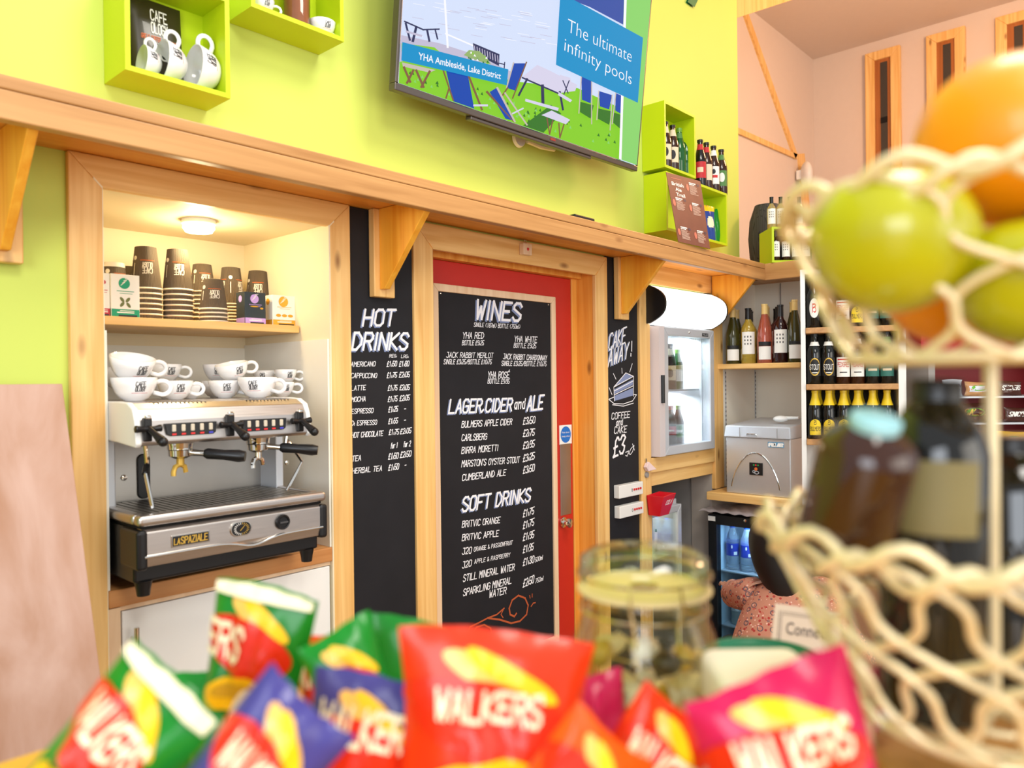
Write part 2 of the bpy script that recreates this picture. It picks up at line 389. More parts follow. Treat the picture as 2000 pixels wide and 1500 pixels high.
# cabinet under the worktop
cb = thing('base_cabinet', 'white cabinet door with bar handle below the coffee machine', 'cabinet', (.98, 1.9, 0))
MB().box(RX0+.001, .706, 1.9, 1.92, .0, .976).box(.706, RX1-.001, 1.906, 1.925, .966, .977).box(.706, RX1-.001, 1.93, 1.95, .05, .966).build('carcass', PALEPINEZ, cb)
dr = MB().box(.71, 1.29, 1.902, 1.922, .06, .964).build('door', WHITE, cb, bevel=.002)
h = at(263, 1240, Y=1.885)
m = MB().tube([(h.x, 1.872, h.z-.14), (h.x, 1.872, h.z+.02)], .006, 10); m.tube([(h.x, 1.872, h.z-.01), (h.x, 1.903, h.z-.01)], .004); m.tube([(h.x, 1.872, h.z-.11), (h.x, 1.903, h.z-.11)], .004)
m.build('handle', CHROME, dr, smooth=True)
# ---------------------------------------------------------------- high shelf with its brackets
BF, BX = 1.63, 3.70
sh = thing('high_shelf', 'long pine shelf with deep front edge running above the doors', 'shelf', (1.5, WY, 2.035))
MB().box(-1.2, BX+.30, BF+.03, WY-.001, 2.035, 2.0745).build('top_board', WARMVARN[0], sh)
MB().box(-1.2, BX, BF, BF+.03, 2.0495, 2.076).build('edge_strip', BEAM[0], sh, bevel=.003)
MB().box(-1.2, BX, BF+.001, BF+.03, 1.993, 2.0487).build('apron', BEAM[0], sh, bevel=.003)
MB().box(BX, BX+.03, 1.44, BF+.03, 1.993, 2.076).build('return_apron', BEAM[1], sh, bevel=.003)
# the shelf turns 45 degrees over the beer unit
CA = R_(-68.6); UD = 3.46
ex = Vector((math.cos(CA), math.sin(CA), 0)); ey = Vector((-math.sin(CA), math.cos(CA), 0))
BO = pf(1563, 745, UD); BO.z = 0
def u45(px, w=0):                         # distance along the beer unit's front at an image column
    d = ray(px, 745); q = BO+ey*w; det = ex.x*-d.y+d.x*ex.y
    return (-q.x*-d.y-d.x*q.y)/det if False else ((-q.x)*(-d.y)-(-d.x)*(-q.y))/(ex.x*(-d.y)-(-d.x)*ex.y)
def loc45(u, w, z): return BO+ex*u+ey*w+Vector((0, 0, z))
def box45(m, u0, u1, w0, w1, z0, z1, mi=0): return m.hexa([loc45(u0,w0,z0),loc45(u1,w0,z0),loc45(u1,w1,z0),loc45(u0,w1,z0),loc45(u0,w0,z1),loc45(u1,w0,z1),loc45(u1,w1,z1),loc45(u0,w1,z1)], mi)
box45(MB(), .055, .62, -.03, 0, 1.9935, 2.0755).build('corner_apron', BEAM[0], sh)
m = MB(); m.prism([(BX+.03, 1.40, 2.035), (BX+.03, 2.5, 2.035), (4.6, 2.5, 2.035), (4.6, .9, 2.035), (4.2, .7, 2.035)], (0, 0, .039)); m.build('corner_board', BEAM[0], sh)
BRK = wood('bracket_wood', (230, 148, 30), (248, 184, 62), 2)  # warm light below the shelf is mixed into this wood colour
for x0, x1, b0, b1 in ((.43, .51, .461, .481), (1.445, 1.525, 1.465, 1.487), (2.761, 2.84, 2.777, 2.799), (3.662, 3.665, 3.642, 3.662)):
    yb = 1.875 if x0 < 3.5 else 1.893
    b = MB().prism([(b0, yb, 2.034), (b0, 1.662, 2.034), (b0, 1.658, 2.0), (b0, 1.852, 1.787), (b0, yb, 1.787)], (b1-b0, 0, 0)).build('bracket', BRK, sh, bevel=.002)
    if x0 < 3.5: MB().box(x0, x1, yb, 1.902, 1.764, 2.034).build('back_plate', PINE[2], b, bevel=.003)
# small black adapter lying on the shelf
a = at(1129, 427, Z=2.076)
t = MB().box(a.x, a.x+.12, 1.66, 1.72, 2.0765, 2.096).build('adapter_block', BLACK, bevel=.004); tag(t, 'small flat black block lying on the high shelf', 'adapter')
# ---------------------------------------------------------------- lime display boxes on the wall
def display_box(label, x0, x1, z0, z1, yf, t=.012):
    r = thing('display_box', label, 'display box', ((x0+x1)/2, WY, z0), 'lime display boxes on the green wall')
    yb = WY-.001
    m = MB(); m.box(x0, x0+t, yf, yb, z0, z1); m.box(x1-t, x1, yf, yb, z0, z1); m.box(x0+t, x1-t, yf, yb, z0, z0+t); m.box(x0+t, x1-t, yf, yb, z1-t, z1)
    m.build('case', LIME, r)
    MB().box(x0+t, x1-t, yb-.006, yb, z0+t, z1-t).build('back_panel', LIME, r)
    return r
display_box('open lime box holding a dark coffee bag and three tilted cups', .691, .941, 2.211, 2.461, 1.79)
display_box('open lime box at top holding a glass jar between two cups', 1.0, 1.283, 2.462, 2.745, 1.79)
display_box('open lime box right of the television holding four bottles', 3.02, 3.304, 2.459, 2.76, 1.795)
display_box('low lime box behind the ale leaflet with bottles standing on top', 3.03, 3.625, 2.176, 2.443, 1.795)
# ---------------------------------------------------------------- television
P0 = Vector((1.439, 1.76, 2.363)); P1 = Vector((2.739, 1.76, 2.376)); TU = (P1-P0).normalized(); TL = (P1-P0).length; TH = .745
TV_ = Vector((0, -math.sin(R_(7)), math.cos(R_(7)))); TV_ = (TV_-TU*TV_.dot(TU)).normalized(); TN = TU.cross(TV_)   # TN points into the room
if TN.y > 0: TN = -TN
def tvp(u, v, o=0): return P0+TU*u+TV_*v+TN*o
tv = thing('television', 'large flat television on the green wall showing a lakeside garden', 'television', tvp(TL/2, 0, -.03))
BEZ = pbr('tv_bezel', (104, 98, 94), .3, metal=.7)
def tvbox(m, u0, u1, v0, v1, o0, o1, mi=0): return m.hexa([tvp(u0,v0,o0),tvp(u1,v0,o0),tvp(u1,v0,o1),tvp(u0,v0,o1),tvp(u0,v1,o0),tvp(u1,v1,o0),tvp(u1,v1,o1),tvp(u0,v1,o1)], mi)
m = MB(); b = .013
tvbox(m, 0, TL, 0, .022, -.03, 0); tvbox(m, 0, TL, TH-b, TH, -.03, 0); tvbox(m, 0, b, .022, TH-b, -.03, 0); tvbox(m, TL-b, TL, .022, TH-b, -.03, 0)
m.build('bezel', BEZ, tv, bevel=.003)
tvbox(MB(), .02, TL-.02, .02, TH-.02, -.06, -.029).build('back_shell', BLACK, tv, bevel=.01)
for u_ in (.48, .78): tvbox(MB(), u_, u_+.04, .2, .5, -.125, -.058).build('wall_mount', BLACK, tv)
m = MB(); tvbox(m, .32, TL-.32, -.012, 0, -.03, -.004); m.build('speaker_bar', BEZ, tv, bevel=.003)
scr = tvbox(MB(), b, TL-b, .022, TH-b, -.02, -.004).build('screen', pbr('tv_screen_black', (10, 10, 12), .15), tv)
def em(name, rgb, s=1.0):
    m = pbr(name, rgb, .6, emit=s, spec=.05); m.node_tree.nodes['Principled BSDF'].inputs['Base Color'].default_value = (.01, .01, .01, 1); return m
TVM = [em('screen_water', (214, 226, 252)), em('screen_grass', (136, 208, 44)), em('screen_path', (196, 190, 214)), em('screen_panel', (140, 214, 112)), em('screen_white', (250, 250, 255)),
       em('screen_lake', (52, 84, 168)), em('screen_banner', (0, 146, 204)), em('screen_deckchair', (10, 72, 176)), em('screen_wood', (132, 92, 66)), em('screen_table', (216, 212, 236)), em('screen_navy', (44, 50, 92)), em('screen_shade', (52, 120, 40)), em('screen_blossom', (150, 180, 110)), em('screen_frame', (202, 190, 180))]
m = MB(); lay = [0]
def tvq(pts, mi):
    lay[0] += 1; o = -.0036+lay[0]*.00004; out = []
    for px, py in pts:
        p = on_plane(px, py, P0, TN); u = min(max((p-P0).dot(TU), b+.002), TL-b-.002); v = min(max((p-P0).dot(TV_), .0235), TH-b-.002); out.append(tvp(u, v, o))
    m.add(out, [tuple(range(len(out)))], mi)
def tvl(a, c, w, mi):
    for q in ribbon([a, c], w): tvq(q, mi)
m.add([tvp(b+.001, .023, -.0036), tvp(TL-b-.001, .023, -.0036), tvp(TL-b-.001, TH-b-.001, -.0036), tvp(b+.001, TH-b-.001, -.0036)], [(0,1,2,3)], 0)
tvq([(785, 68), (860, 84), (935, 108), (1000, 140), (1010, 175), (900, 150), (780, 120)], 2)
tvq([(780, 120), (850, 104), (930, 128), (1000, 158), (1130, 172), (1222, 215), (1212, 330), (1000, 250), (780, 165)], 1)
tvq([(786, 84), (850, 92), (880, 118), (786, 100)], 1)
for i in range(60):     # grass tufts
    x = random.uniform(790, 1205); y = 150+(x-790)*.34+random.uniform(-25, 8); tvq([(x, y), (x+5, y+2), (x+3, y-5)], random.choice((11, 3)))
for i in range(50):     # ripples
    x = random.uniform(800, 1070); y = random.uniform(5, 70)+max(0, (x-900)*.1); tvl((x, y), (x+22, y+4), .8, 4 if i % 2 else 2)
tvl((868, -5), (874, 92), 4, 4); tvl((790, 42), (826, 58), 3, 10); tvl((826, 58), (857, 57), 3, 10); tvl((792, 46), (800, 78), 4, 10); tvl((812, 55), (806, 80), 5, 10); tvl((834, 60), (838, 80), 4, 10); tvl((850, 60), (854, 76), 3, 10); tvl((794, 62), (822, 70), 4, 2)
tvl((870, 66), (930, 92), 3, 4)
tvq([(923, 84), (975, 106), (974, 129), (926, 104)], 10)
for i in range(10): tvl((926+i*5, 90+i*2.1), (927+i*5, 100+i*2.4), 1.6, 2)
tvl((975, 124), (985, 126), 2, 10); tvl((985, 122), (984, 134), 2, 10)
tvq([(905, 108), (915, 98), (935, 100), (950, 112), (958, 126), (930, 118)], 12)
for i in range(14): x = random.uniform(906, 952); y = 104+(x-906)*.3+random.uniform(-4, 10); tvq([(x, y), (x+5, y+1), (x+2, y-4)], random.choice((1, 11, 4)))
tvq([(784, 122), (850, 137), (838, 142), (786, 130)], 13)
for a, c in (((838, 140), (822, 170)), ((812, 138), (826, 170)), ((788, 132), (800, 160)), ((806, 138), (794, 162))): tvl(a, c, 4.5, 8)
tvq([(870, 138), (913, 148), (925, 214), (884, 200)], 7); tvl((864, 136), (884, 196), 3, 8); tvl((876, 172), (870, 192), 3, 8); tvl((914, 148), (940, 214), 4, 8); tvl((925, 206), (950, 206), 4, 9)
tvq([(1003, 124), (1027, 124), (1007, 178), (989, 172)], 7); tvl((1002, 123), (988, 172), 2.5, 13); tvl((1027, 122), (1000, 192), 2.5, 8); tvl((990, 172), (978, 190), 3, 8)
tvq([(1020, 250), (1075, 205), (1095, 222), (1060, 262)], 11)
tvq([(955, 180), (968, 172), (1002, 236), (986, 232)], 7); tvl((950, 180), (1002, 244), 4.5, 8); tvl((970, 172), (1004, 238), 4, 13); tvl((985, 182), (1028, 244), 3, 13); tvl((1000, 222), (1020, 212), 3, 9)
tvq([(1019, 150), (1048, 127), (1076, 140), (1126, 166), (1122, 178), (1090, 182)], 9); tvl((1019, 152), (1090, 183), 3, 10); tvl((1058, 168), (1059, 200), 6, 10); tvl((1092, 180), (1098, 214), 4, 10); tvl((1028, 155), (1012, 186), 4, 10)
tvq([(1025, 193), (1090, 211), (1088, 217), (1024, 198)], 9); tvq([(1056, 225), (1076, 216), (1112, 234), (1104, 243)], 9)
for a, c in (((1067, 232), (1072, 262)), ((1078, 236), (1072, 262)), ((1090, 241), (1092, 270)), ((1100, 243), (1092, 270))): tvl(a, c, 2.5, 8)
tvq([(1091, 146), (1112, 152), (1114, 160), (1096, 158)], 9); tvl((1098, 158), (1108, 182), 2, 10); tvl((1110, 158), (1100, 184), 2, 10); tvq([(1090, 180), (1116, 196), (1112, 200), (1088, 186)], 9)
for q in ([(1134, 150), (1154, 158), (1152, 202), (1135, 195)], [(1168, 178), (1194, 186), (1188, 214), (1170, 208)], [(1201, 182), (1214, 188), (1210, 222), (1200, 216)]):
    tvq([(q[3][0]-3, q[3][1]+4), (q[2][0]+6, q[2][1]+4), (q[2][0], q[2][1]+30), (q[3][0]-4, q[3][1]+24)], 11)
    tvq(q, 7); tvl(q[0], (q[3][0]-6, q[3][1]+26), 2, 13); tvl(q[1], (q[2][0]+2, q[2][1]+40), 2, 13)
tvq([(1090, -60), (1240, -60), (1222, 52), (1150, 14), (1092, -8)], 5)
tvq([(1219, -60), (1300, -60), (1300, 350), (1206, 330)], 3); tvl((1221, -40), (1208, 330), 5, 4)
tvq([(1093, -20), (1084, 127), (1244, 201), (1254, 74), (1115, -2)], 6)
tvq([(780, 81), (780, 118), (988, 167), (991, 136)], 6)
def tvtext(text, px0, px1, hpx, **k):
    a = on_plane(*px0, P0, TN); c = on_plane(*px1, P0, TN); e = on_plane(px0[0], px0[1]-hpx, P0, TN)
    d = c-a; h = (e-a).dot(TV_); vs_, fs = fit_font(text, 0, 0, 1, 1, **k)
    lay[0] += 1; o = -.0036+lay[0]*.00004
    m.add([a+d*x+TV_*(y*h)+TN*o for x, y in vs_], fs, 4)
tvtext('YHA Ambleside, Lake District', (815, 116), (976, 155), 13.5, bold=.012); tvtext('The ultimate', (1106, 62), (1231, 122), 27, bold=-.012); tvtext('infinity pools', (1100, 99), (1231, 166), 26, bold=-.012)
m.build('garden_picture', TVM, scr)
p = at(1048, 263, Y=1.75); m = MB(); m.polys(rect(0, .03, 0, .008), lambda u, v: tvp(.72+u, .008+v, .001)); m.build('maker_badge', pbr('badge_red', (150, 40, 40), .4), tv)
p = at(1012, 271, Y=WY-.01)
t = MB().lathe([(.0, -.012), (.03, -.012), (.034, 0)], 20, p, M=Matrix.Rotation(R_(-90), 4, 'X')).build('wall_socket', WHITE, smooth=True); t.location = (0, 0, 0); tag(t, 'round white wall fitting peeping out below the television', 'socket')
a = at(1030, 276, Y=WY-.02); c = at(1082, 292, Y=WY-.02)
t = MB().tube([a, (a+c)/2+Vector((0, 0, -.006)), c], .009).build('cable_cover', WHITE, smooth=True); tag(t, 'white cable cover strip on the wall below the television', 'cable cover')
# tail of a dark green letter painted board high on the wall
a = at(1353, 4, Y=WY-.01)
vs_, fs = font_mesh('y', .42, shear=.25, bold=.012); mn = min(q[1] for q in vs_); xm = sum(q[0] for q in vs_ if q[1] < mn+.03)/max(1, len([q for q in vs_ if q[1] < mn+.03]))
mm = MB(); mm.add([(a.x-.02+x-xm, WY-.012, a.z-.02+y-mn) for x, y in vs_], fs); mm.add([(a.x-.02+x-xm, WY-.001, a.z-.02+y-mn) for x, y in vs_], [f[::-1] for f in fs])
t = mm.build('wall_letter', pbr('letter_green', (14, 112, 62), .5)); tag(t, 'dark green letter on the lime wall right of the television', 'letter')
# ---------------------------------------------------------------- chalkboards
def line(m, text, a, c, hpx, Y, mi=0, sh=.2, th=.14, jit=.16, o=.0012):
    A = at(*a, Y=Y); C = at(*c, Y=Y); E = at(a[0], a[1]-hpx, Y=Y); w = C.x-A.x; h = E.z-A.z
    m.polys(text_polys(text, 0, 0, w-h*sh*.8, h, sh, th, jit, (C.z-A.z)/w), lambda u, v: (A.x+u, Y-o, A.z+v), mi)
def title(m, text, a, c, hpx, Y, th=.15):
    d = hpx*.07
    line(m, text, (a[0]-d, a[1]+d), (c[0]-d, c[1]+d), hpx, Y, 1, .22, th*1.1, .0, .0008)
    line(m, text, a, c, hpx, Y, 0, .22, th, .0, .0014)
def sketch(m, pts, w, Y, mi, o=.0012):
    P = [at(*q, Y=Y) for q in pts]; m.polys(ribbon([(p.x, p.z) for p in P], w), lambda u, v: (u, Y-o, v), mi)
YB_ = 1.905
bd = thing('hot_drinks_board', 'tall narrow chalkboard listing hot drinks between recess and door', 'chalkboard', (1.49, WY, 0))
MB().box(1.3725, 1.6195, YB_, WY-.001, .02, 2.033).build('board', CHALK, bd)
m = MB(); title(m, 'HOT', (708, 636), (772, 635), 31, YB_); title(m, 'DRINKS', (687, 683), (798, 682), 33, YB_)
for q in (('REG.', (760, 698), (775, 698), 6), ('LRG.', (783, 699), (798, 699), 6), ('AMERICANO', (685, 716), (733, 715), 9), ('CAPPUCCINO', (685, 738), (736, 738), 9), ('LATTE', (685, 763), (714, 761), 9), ('MOCHA', (686, 785), (714, 783), 9),
    ('ESPRESSO', (686, 808), (729, 806), 9), ('D. ESPRESSO', (686, 831), (736, 829), 9), ('HOT CHOCOLATE', (686, 855), (748, 851), 10), ('for 1', (762, 876), (777, 874), 10), ('for 2', (787, 873), (802, 871), 10), ('TEA', (687, 901), (705, 899), 10), ('HERBAL TEA', (687, 925), (746, 919), 10),
    ('$1.50', (755, 716), (775, 715), 10), ('$1.80', (779, 716), (799, 715), 10), ('$1.75', (755, 738), (775, 737), 10), ('$2.05', (779, 737), (800, 736), 10), ('$1.75', (757, 763), (776, 762), 10), ('$2.05', (780, 762), (800, 761), 10), ('$1.75', (757, 785), (776, 783), 10), ('$2.05', (780, 783), (800, 781), 10),
    ('$1.25', (758, 805), (777, 803), 10), ('-', (787, 804), (794, 803), 10), ('$1.55', (758, 828), (777, 826), 10), ('-', (787, 826), (794, 825), 10), ('$1.75', (759, 849), (779, 848), 10), ('$2.05', (781, 848), (803, 845), 10), ('$1.50', (758, 897), (778, 895), 11), ('$2.50', (781, 894), (803, 891), 11), ('$1.50', (758, 919), (779, 916), 11), ('-', (788, 914), (795, 913), 10)):
    line(m, *q, YB_)
m.build('lettering', [CHALKW, CHALKB], bd)
bd = thing('cake_board', 'narrow chalkboard advertising cake and coffee beside the glass fridge', 'chalkboard', (2.83, WY, 0))
MB().box(2.7045, 2.949, YB_, WY-.001, .02, 2.033).build('board', CHALK, bd)
m = MB(); title(m, 'CAKE', (1188, 684), (1223, 668), 30, YB_, .10); title(m, 'AWAY', (1187, 716), (1228, 698), 30, YB_, .10); line(m, '!', (1229, 697), (1238, 693), 28, YB_, 0, .2, .1)
line(m, 'COFFEE', (1194, 819), (1230, 815), 12, YB_); line(m, 'and', (1203, 832), (1217, 829), 13, YB_); line(m, 'CAKE', (1199, 847), (1224, 844), 13, YB_); line(m, '$3', (1197, 893), (1221, 882), 34, YB_, th=.13)
K = lambda x, y: (1160+.3*x, 480+.3*y)
m.polys([[tuple(at(*K(*q), Y=YB_)[i] for i in (0, 2)) for q in pl] for pl in ([(130,918),(205,832),(255,850)], [(132,935),(253,870),(253,905),(132,965)], [(132,978),(253,925),(253,975),(135,1010)])], lambda u, v: (u, YB_-.0008, v), 1)
for s in ([(128,920),(206,828),(256,850),(128,920)], [(128,920),(132,1010)], [(256,850),(256,980)], [(132,970),(254,912)], [(132,945),(254,880)], [(95,1000),(130,985)], [(95,1000),(130,1028),(190,1030),(250,1010),(275,970),(256,968)], [(120,1035),(190,1044),(255,1025)], [(125,832),(142,868)], [(180,798),(182,830)], [(248,768),(232,822)], [(98,925),(116,968)], [(205,1345),(225,1335),(215,1370),(205,1365)], [(225,1355),(240,1320),(260,1300),(250,1340),(235,1360),(225,1350)], [(250,1290),(262,1330)]):
    sketch(m, [K(*q) for q in s], .0035, YB_, 0)
m.build('lettering', [CHALKW, CHALKB], bd)
# ---------------------------------------------------------------- red door with its lining
DY = 2.0
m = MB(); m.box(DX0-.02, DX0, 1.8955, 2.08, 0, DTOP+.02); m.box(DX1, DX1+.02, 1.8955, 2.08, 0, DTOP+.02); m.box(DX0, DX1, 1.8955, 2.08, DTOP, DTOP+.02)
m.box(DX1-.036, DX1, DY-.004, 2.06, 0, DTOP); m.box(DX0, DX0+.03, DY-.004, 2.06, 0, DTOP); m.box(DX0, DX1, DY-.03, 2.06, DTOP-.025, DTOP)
struct(m.build('trim_8', WARMVARN[2], bevel=.003))
door = struct(MB().box(DX0+.03, DX1-.038, DY, DY+.04, .01, DTOP-.026).build('door_1', RED, bevel=.003))
q = at(1106, 1021, Y=DY-.02); MB().lathe([(.022, .018), (.022, .012), (.01, .01), (.01, -.004), (.02, -.012), (.019, -.02), (.0, -.022)], 20, q, M=Matrix.Rotation(R_(-90), 4, 'X') @ Matrix.Scale(1, 4)).build('door_knob', CHROME, door, smooth=True)
a = at(1093, 868, Y=DY); c = at(1115, 1003, Y=DY); MB().box(a.x, c.x, DY-.003, DY, c.z, a.z).build('push_plate', STEELP, door, bevel=.001)
a = at(1092, 831, Y=DY); c = at(1116, 866, Y=DY); nb = MB().box(a.x, c.x, DY-.002, DY, c.z, a.z).build('fire_notice', WHITE, door)
m = MB(); cx, cz = (a.x+c.x)/2, (a.z+c.z)/2; s = (c.x-a.x); m.polys(disc(cx, cz, s*.42, s*.42, 28), lambda u, v: (u, DY-.0026, v), 0)
for i, tx in enumerate(('Fire door', 'keep shut')): vs_, fs = fit_font(tx, cx-s*.32, cz+.006-i*.016, s*.64, .0075); m.add([(x, DY-.003, z) for x, z in vs_], fs, 1)
m.build('notice_print', [pbr('notice_blue', (20, 110, 196), .5), PRINTW], nb)
# menu board on the door
MY = 1.982
a = at(1085.4, 580.2, Y=MY); lo = at(1085, 1256, Y=MY); lf = at(845, 548, Y=MY); w = .027
mb = thing('menu_board', 'big framed chalkboard of wines, ales and soft drinks on the red door', 'chalkboard', ((a.x+lf.x)/2, DY, lo.z))
MB().box(lf.x+.01, a.x-.01, MY+.008, DY-.001, lo.z+.01, a.z-.01).build('board', CHALK, mb)
MB().frame(lf.x, a.x, lo.z, a.z, MY, DY-.001, w).build('frame', PALEPINEZ, mb, bevel=.002)
for px in ((860.5, 573), (1071, 595), (1078, 1246)):
    q = at(*px, Y=MY+.008); MB().lathe([(.004, 0), (.003, .002), (0, .003)], 10, q, M=Matrix.Rotation(R_(90), 4, 'X')).build('screw', CHROME, mb)
BY = MY+.008
m = MB(); title(m, 'WINES', (928, 622), (1019, 627), 36, BY); title(m, 'LAGER,CIDER', (876, 807), (1001, 802), 26, BY); line(m, 'and', (1004, 799), (1027, 797), 19, BY); title(m, 'ALE', (1029, 802), (1062, 798), 27, BY); title(m, 'SOFT DRINKS', (902, 999), (1037, 978), 27, BY)
for q in (('SINGLE (187ml) BOTTLE (750ml)', (925, 638), (1016, 642), 8), ('YHA RED', (903, 661), (945, 661), 12), ('BOTTLE $9.25', (902, 674), (945, 674), 9), ('YHA WHITE', (1004, 667), (1049, 669), 11), ('BOTTLE $9.25', (1003, 679), (1047, 680), 9),
    ('JACK RABBIT MERLOT', (871, 698), (963, 699), 10), ('SINGLE $3.25/BOTTLE $10.75', (866, 711), (960, 711), 9), ('JACK RABBIT CHARDONNAY', (982, 701), (1068, 704), 10), ('SINGLE $3.25/BOTTLE $10.75', (979, 714), (1067, 715), 9), ('YHA ROSÉ', (952, 738), (995, 738), 12), ('BOTTLE $9.95', (952, 749), (995, 749), 9),
    ('BULMERS APPLE CIDER', (901, 835), (1000, 829), 12), ('CARLSBERG', (901, 861), (951, 858), 12), ('BIRRA MORETTI', (901, 886), (973, 880), 12), ("MARSTON'S OYSTER STOUT", (901, 912), (1015, 903), 12), ('CUMBERLAND ALE', (902, 939), (988, 928), 12),
    ('$3.50', (1021, 829), (1045, 826), 13), ('$2.75', (1021, 853), (1044, 850), 13), ('$2.95', (1021, 877), (1044, 872), 13), ('$3.25', (1021, 902), (1044, 896), 13), ('$3.50', (1021, 925), (1044, 919), 13),
    ('BRITVIC ORANGE', (902, 1030), (977, 1021), 12), ('BRITVIC APPLE', (902, 1056), (974, 1047), 12), ('J2O', (902, 1083), (921, 1080), 12), ('ORANGE & PASSIONFRUIT', (925, 1077), (1001, 1063), 8), ('J2O', (902, 1110), (921, 1105), 12), ('APPLE & RASPBERRY', (926, 1101), (996, 1087), 8), ('STILL MINERAL WATER', (904, 1136), (1005, 1113), 13), ('SPARKLING MINERAL', (904, 1164), (999, 1139), 13), ('WATER', (955, 1167), (989, 1159), 13),
    ('$1.75', (1021, 1010), (1043, 1003), 13), ('$1.75', (1021, 1033), (1043, 1025), 13), ('$1.95', (1021, 1056), (1043, 1049), 13), ('$1.95', (1021, 1080), (1042, 1073), 13), ('$1.30', (1021, 1105), (1043, 1098), 13), ('500ml', (1044, 1098), (1060, 1092), 8), ('$2.50', (1021, 1147), (1043, 1137), 14), ('750ml', (1045, 1139), (1061, 1133), 8)):
    line(m, *q, BY)
for s, wd in (([(918,1246),(912,1235),(918,1224),(935,1216),(952,1207),(970,1200),(984,1188)], .006), ([(984,1188),(978,1200),(982,1206)], .004), ([(952,1207),(975,1210),(998,1217),(1015,1213),(1028,1200),(1031,1182),(1025,1168),(1012,1163),(1000,1172),(994,1188),(996,1200),(1004,1204),(1008,1198)], .007), ([(925,1250),(922,1238),(930,1225),(945,1220),(958,1227),(960,1242),(950,1252),(940,1246)], .006), ([(1034,1163),(1035,1168)], .004), ([(1039,1160),(1039,1166)], .004), ([(1037,1184),(1041,1178),(1045,1177)], .005)):
    sketch(m, s, wd, BY, 2)
m.build('lettering', [CHALKW, CHALKB, CHALKO], mb)
# small hasp lock on the door head
a = at(1018, 497, Y=1.885); c = at(1034, 478, Y=1.885)
t = thing('latch_box', 'small wooden latch block on the door head', 'latch', (a.x, 1.894, a.z))
MB().box(a.x, c.x, 1.872, 1.8945, a.z, c.z).build('block', PALEPINEZ, t, bevel=.002); q = (a.x+c.x)/2
MB().lathe([(.006, 0), (.004, .003), (0, .004)], 12, (q, 1.872, (a.z+c.z)/2), M=Matrix.Rotation(R_(90), 4, 'X')).build('red_stud', PRINTR, t)
MB().tube([(q-.006, 1.886, c.z), (q-.005, 1.886, c.z+.014), (q+.005, 1.886, c.z+.014), (q+.006, 1.886, c.z)], .002, 6).build('hook', CHROME, t)
# ---------------------------------------------------------------- paper cups, tea boxes and china in the recess
KRAFT = pbr('kraft_sleeve', (112, 96, 78), .7); 
def ripple(m, sc):
    nt = m.node_tree; N = nt.nodes.new; tc = N('ShaderNodeTexCoord'); gr = N('ShaderNodeTexGradient'); gr.gradient_type = 'RADIAL'; mu = N('ShaderNodeMath'); mu.operation = 'MULTIPLY'; mu.inputs[1].default_value = sc*6.2832
    sn = N('ShaderNodeMath'); sn.operation = 'SINE'; bp = N('ShaderNodeBump'); bp.inputs['Strength'].default_value = .8; bp.inputs['Distance'].default_value = .002
    nt.links.new(tc.outputs['Object'], gr.inputs[0]); nt.links.new(gr.outputs['Fac'], mu.inputs[0]); nt.links.new(mu.outputs[0], sn.inputs[0]); nt.links.new(sn.outputs[0], bp.inputs['Height']); nt.links.new(bp.outputs[0], nt.nodes['Principled BSDF'].inputs['Normal'])
ripple(KRAFT, 64)
RIMW = pbr('cup_rim', (240, 232, 214), .5)
ORANGE = pbr('orange_print', (214, 104, 44), .5)
CAFE = ('CAFE', 'OLOGY')
def wrap(m, polys, rf, a0, mi, up=1, o=.0006):
    # polys in (arc length, z) mapped round a vertical axis; a0 = direction of the middle
    def fn(u, v):
        r = rf(v)+o; a = a0+u/r; return (r*math.cos(a), r*math.sin(a), v)
    m.polys(fine(polys, .006, (0, 1)), fn, mi)
def logo(u, v, w, h, flip=False, thick=.15):
    out = []
    for k, t in enumerate(CAFE):
        p = text_polys(t, -w/2, (.54 if k == 0 else 0)*h, w, h*.46, .05, thick, .1)
        out += p
    if flip: out = [[(-x, h-y) for x, y in q] for q in out]
    return [[(u+x, v+y) for x, y in q] for q in out]
def paper_cup(h, r0, r1, printed, white_base=False):   # upside down: rim at the bottom
    rf = lambda z: r1+(r0-r1)*z/h
    m = MB(); m.lathe([(r1, .004), (r0, h-.001), (r0-.004, h), (r0-.006, h-.006), (0, h-.006)], 40)
    m.lathe([(r1+.001, .0), (r1+.0035, .002), (r1+.001, .0045), (r1-.002, .004), (r1-.002, 0)], 40, mi=1)
    if white_base: m.lathe([(rf(h-.012)+.0006, h-.012), (r0+.0008, h), (r0-.003, h+.0004)], 40, mi=1)
    o = m.build('paper_cup', [KRAFT, RIMW], smooth=True)
    if printed:
        m = MB()
        for a0 in (-math.pi/2+.12, math.pi*.9):
            wrap(m, logo(0, h*.36, .025, h*.25, True), rf, a0, 0); wrap(m, rect(-.018, .018, h*.655, h*.672), rf, a0, 1)
        wrap(m, [[(x, y) for x, y in q] for q in rect(-.0012, .0012, h*.3, h*.6)], rf, math.pi*1.2, 0); wrap(m, disc(0, h*.72, .006), rf, math.pi*1.2, 0)
        m.build('lettering', [RIMW, ORANGE], o)
    return o
big, bigp = paper_cup(.118, .0275, .040, False), paper_cup(.118, .0275, .040, True)
sml, smlp = paper_cup(.088, .0265, .038, False), paper_cup(.088, .0265, .038, True)
wht = paper_cup(.088, .0275, .038, True, True)
PROT = {id(o): Proto(o) for o in (big, bigp, sml, smlp, wht)}
ZS = 1.677
def nth(k): return ('first', 'second', 'third', 'fourth', 'fifth', 'sixth', 'seventh', 'eighth', 'ninth')[k]
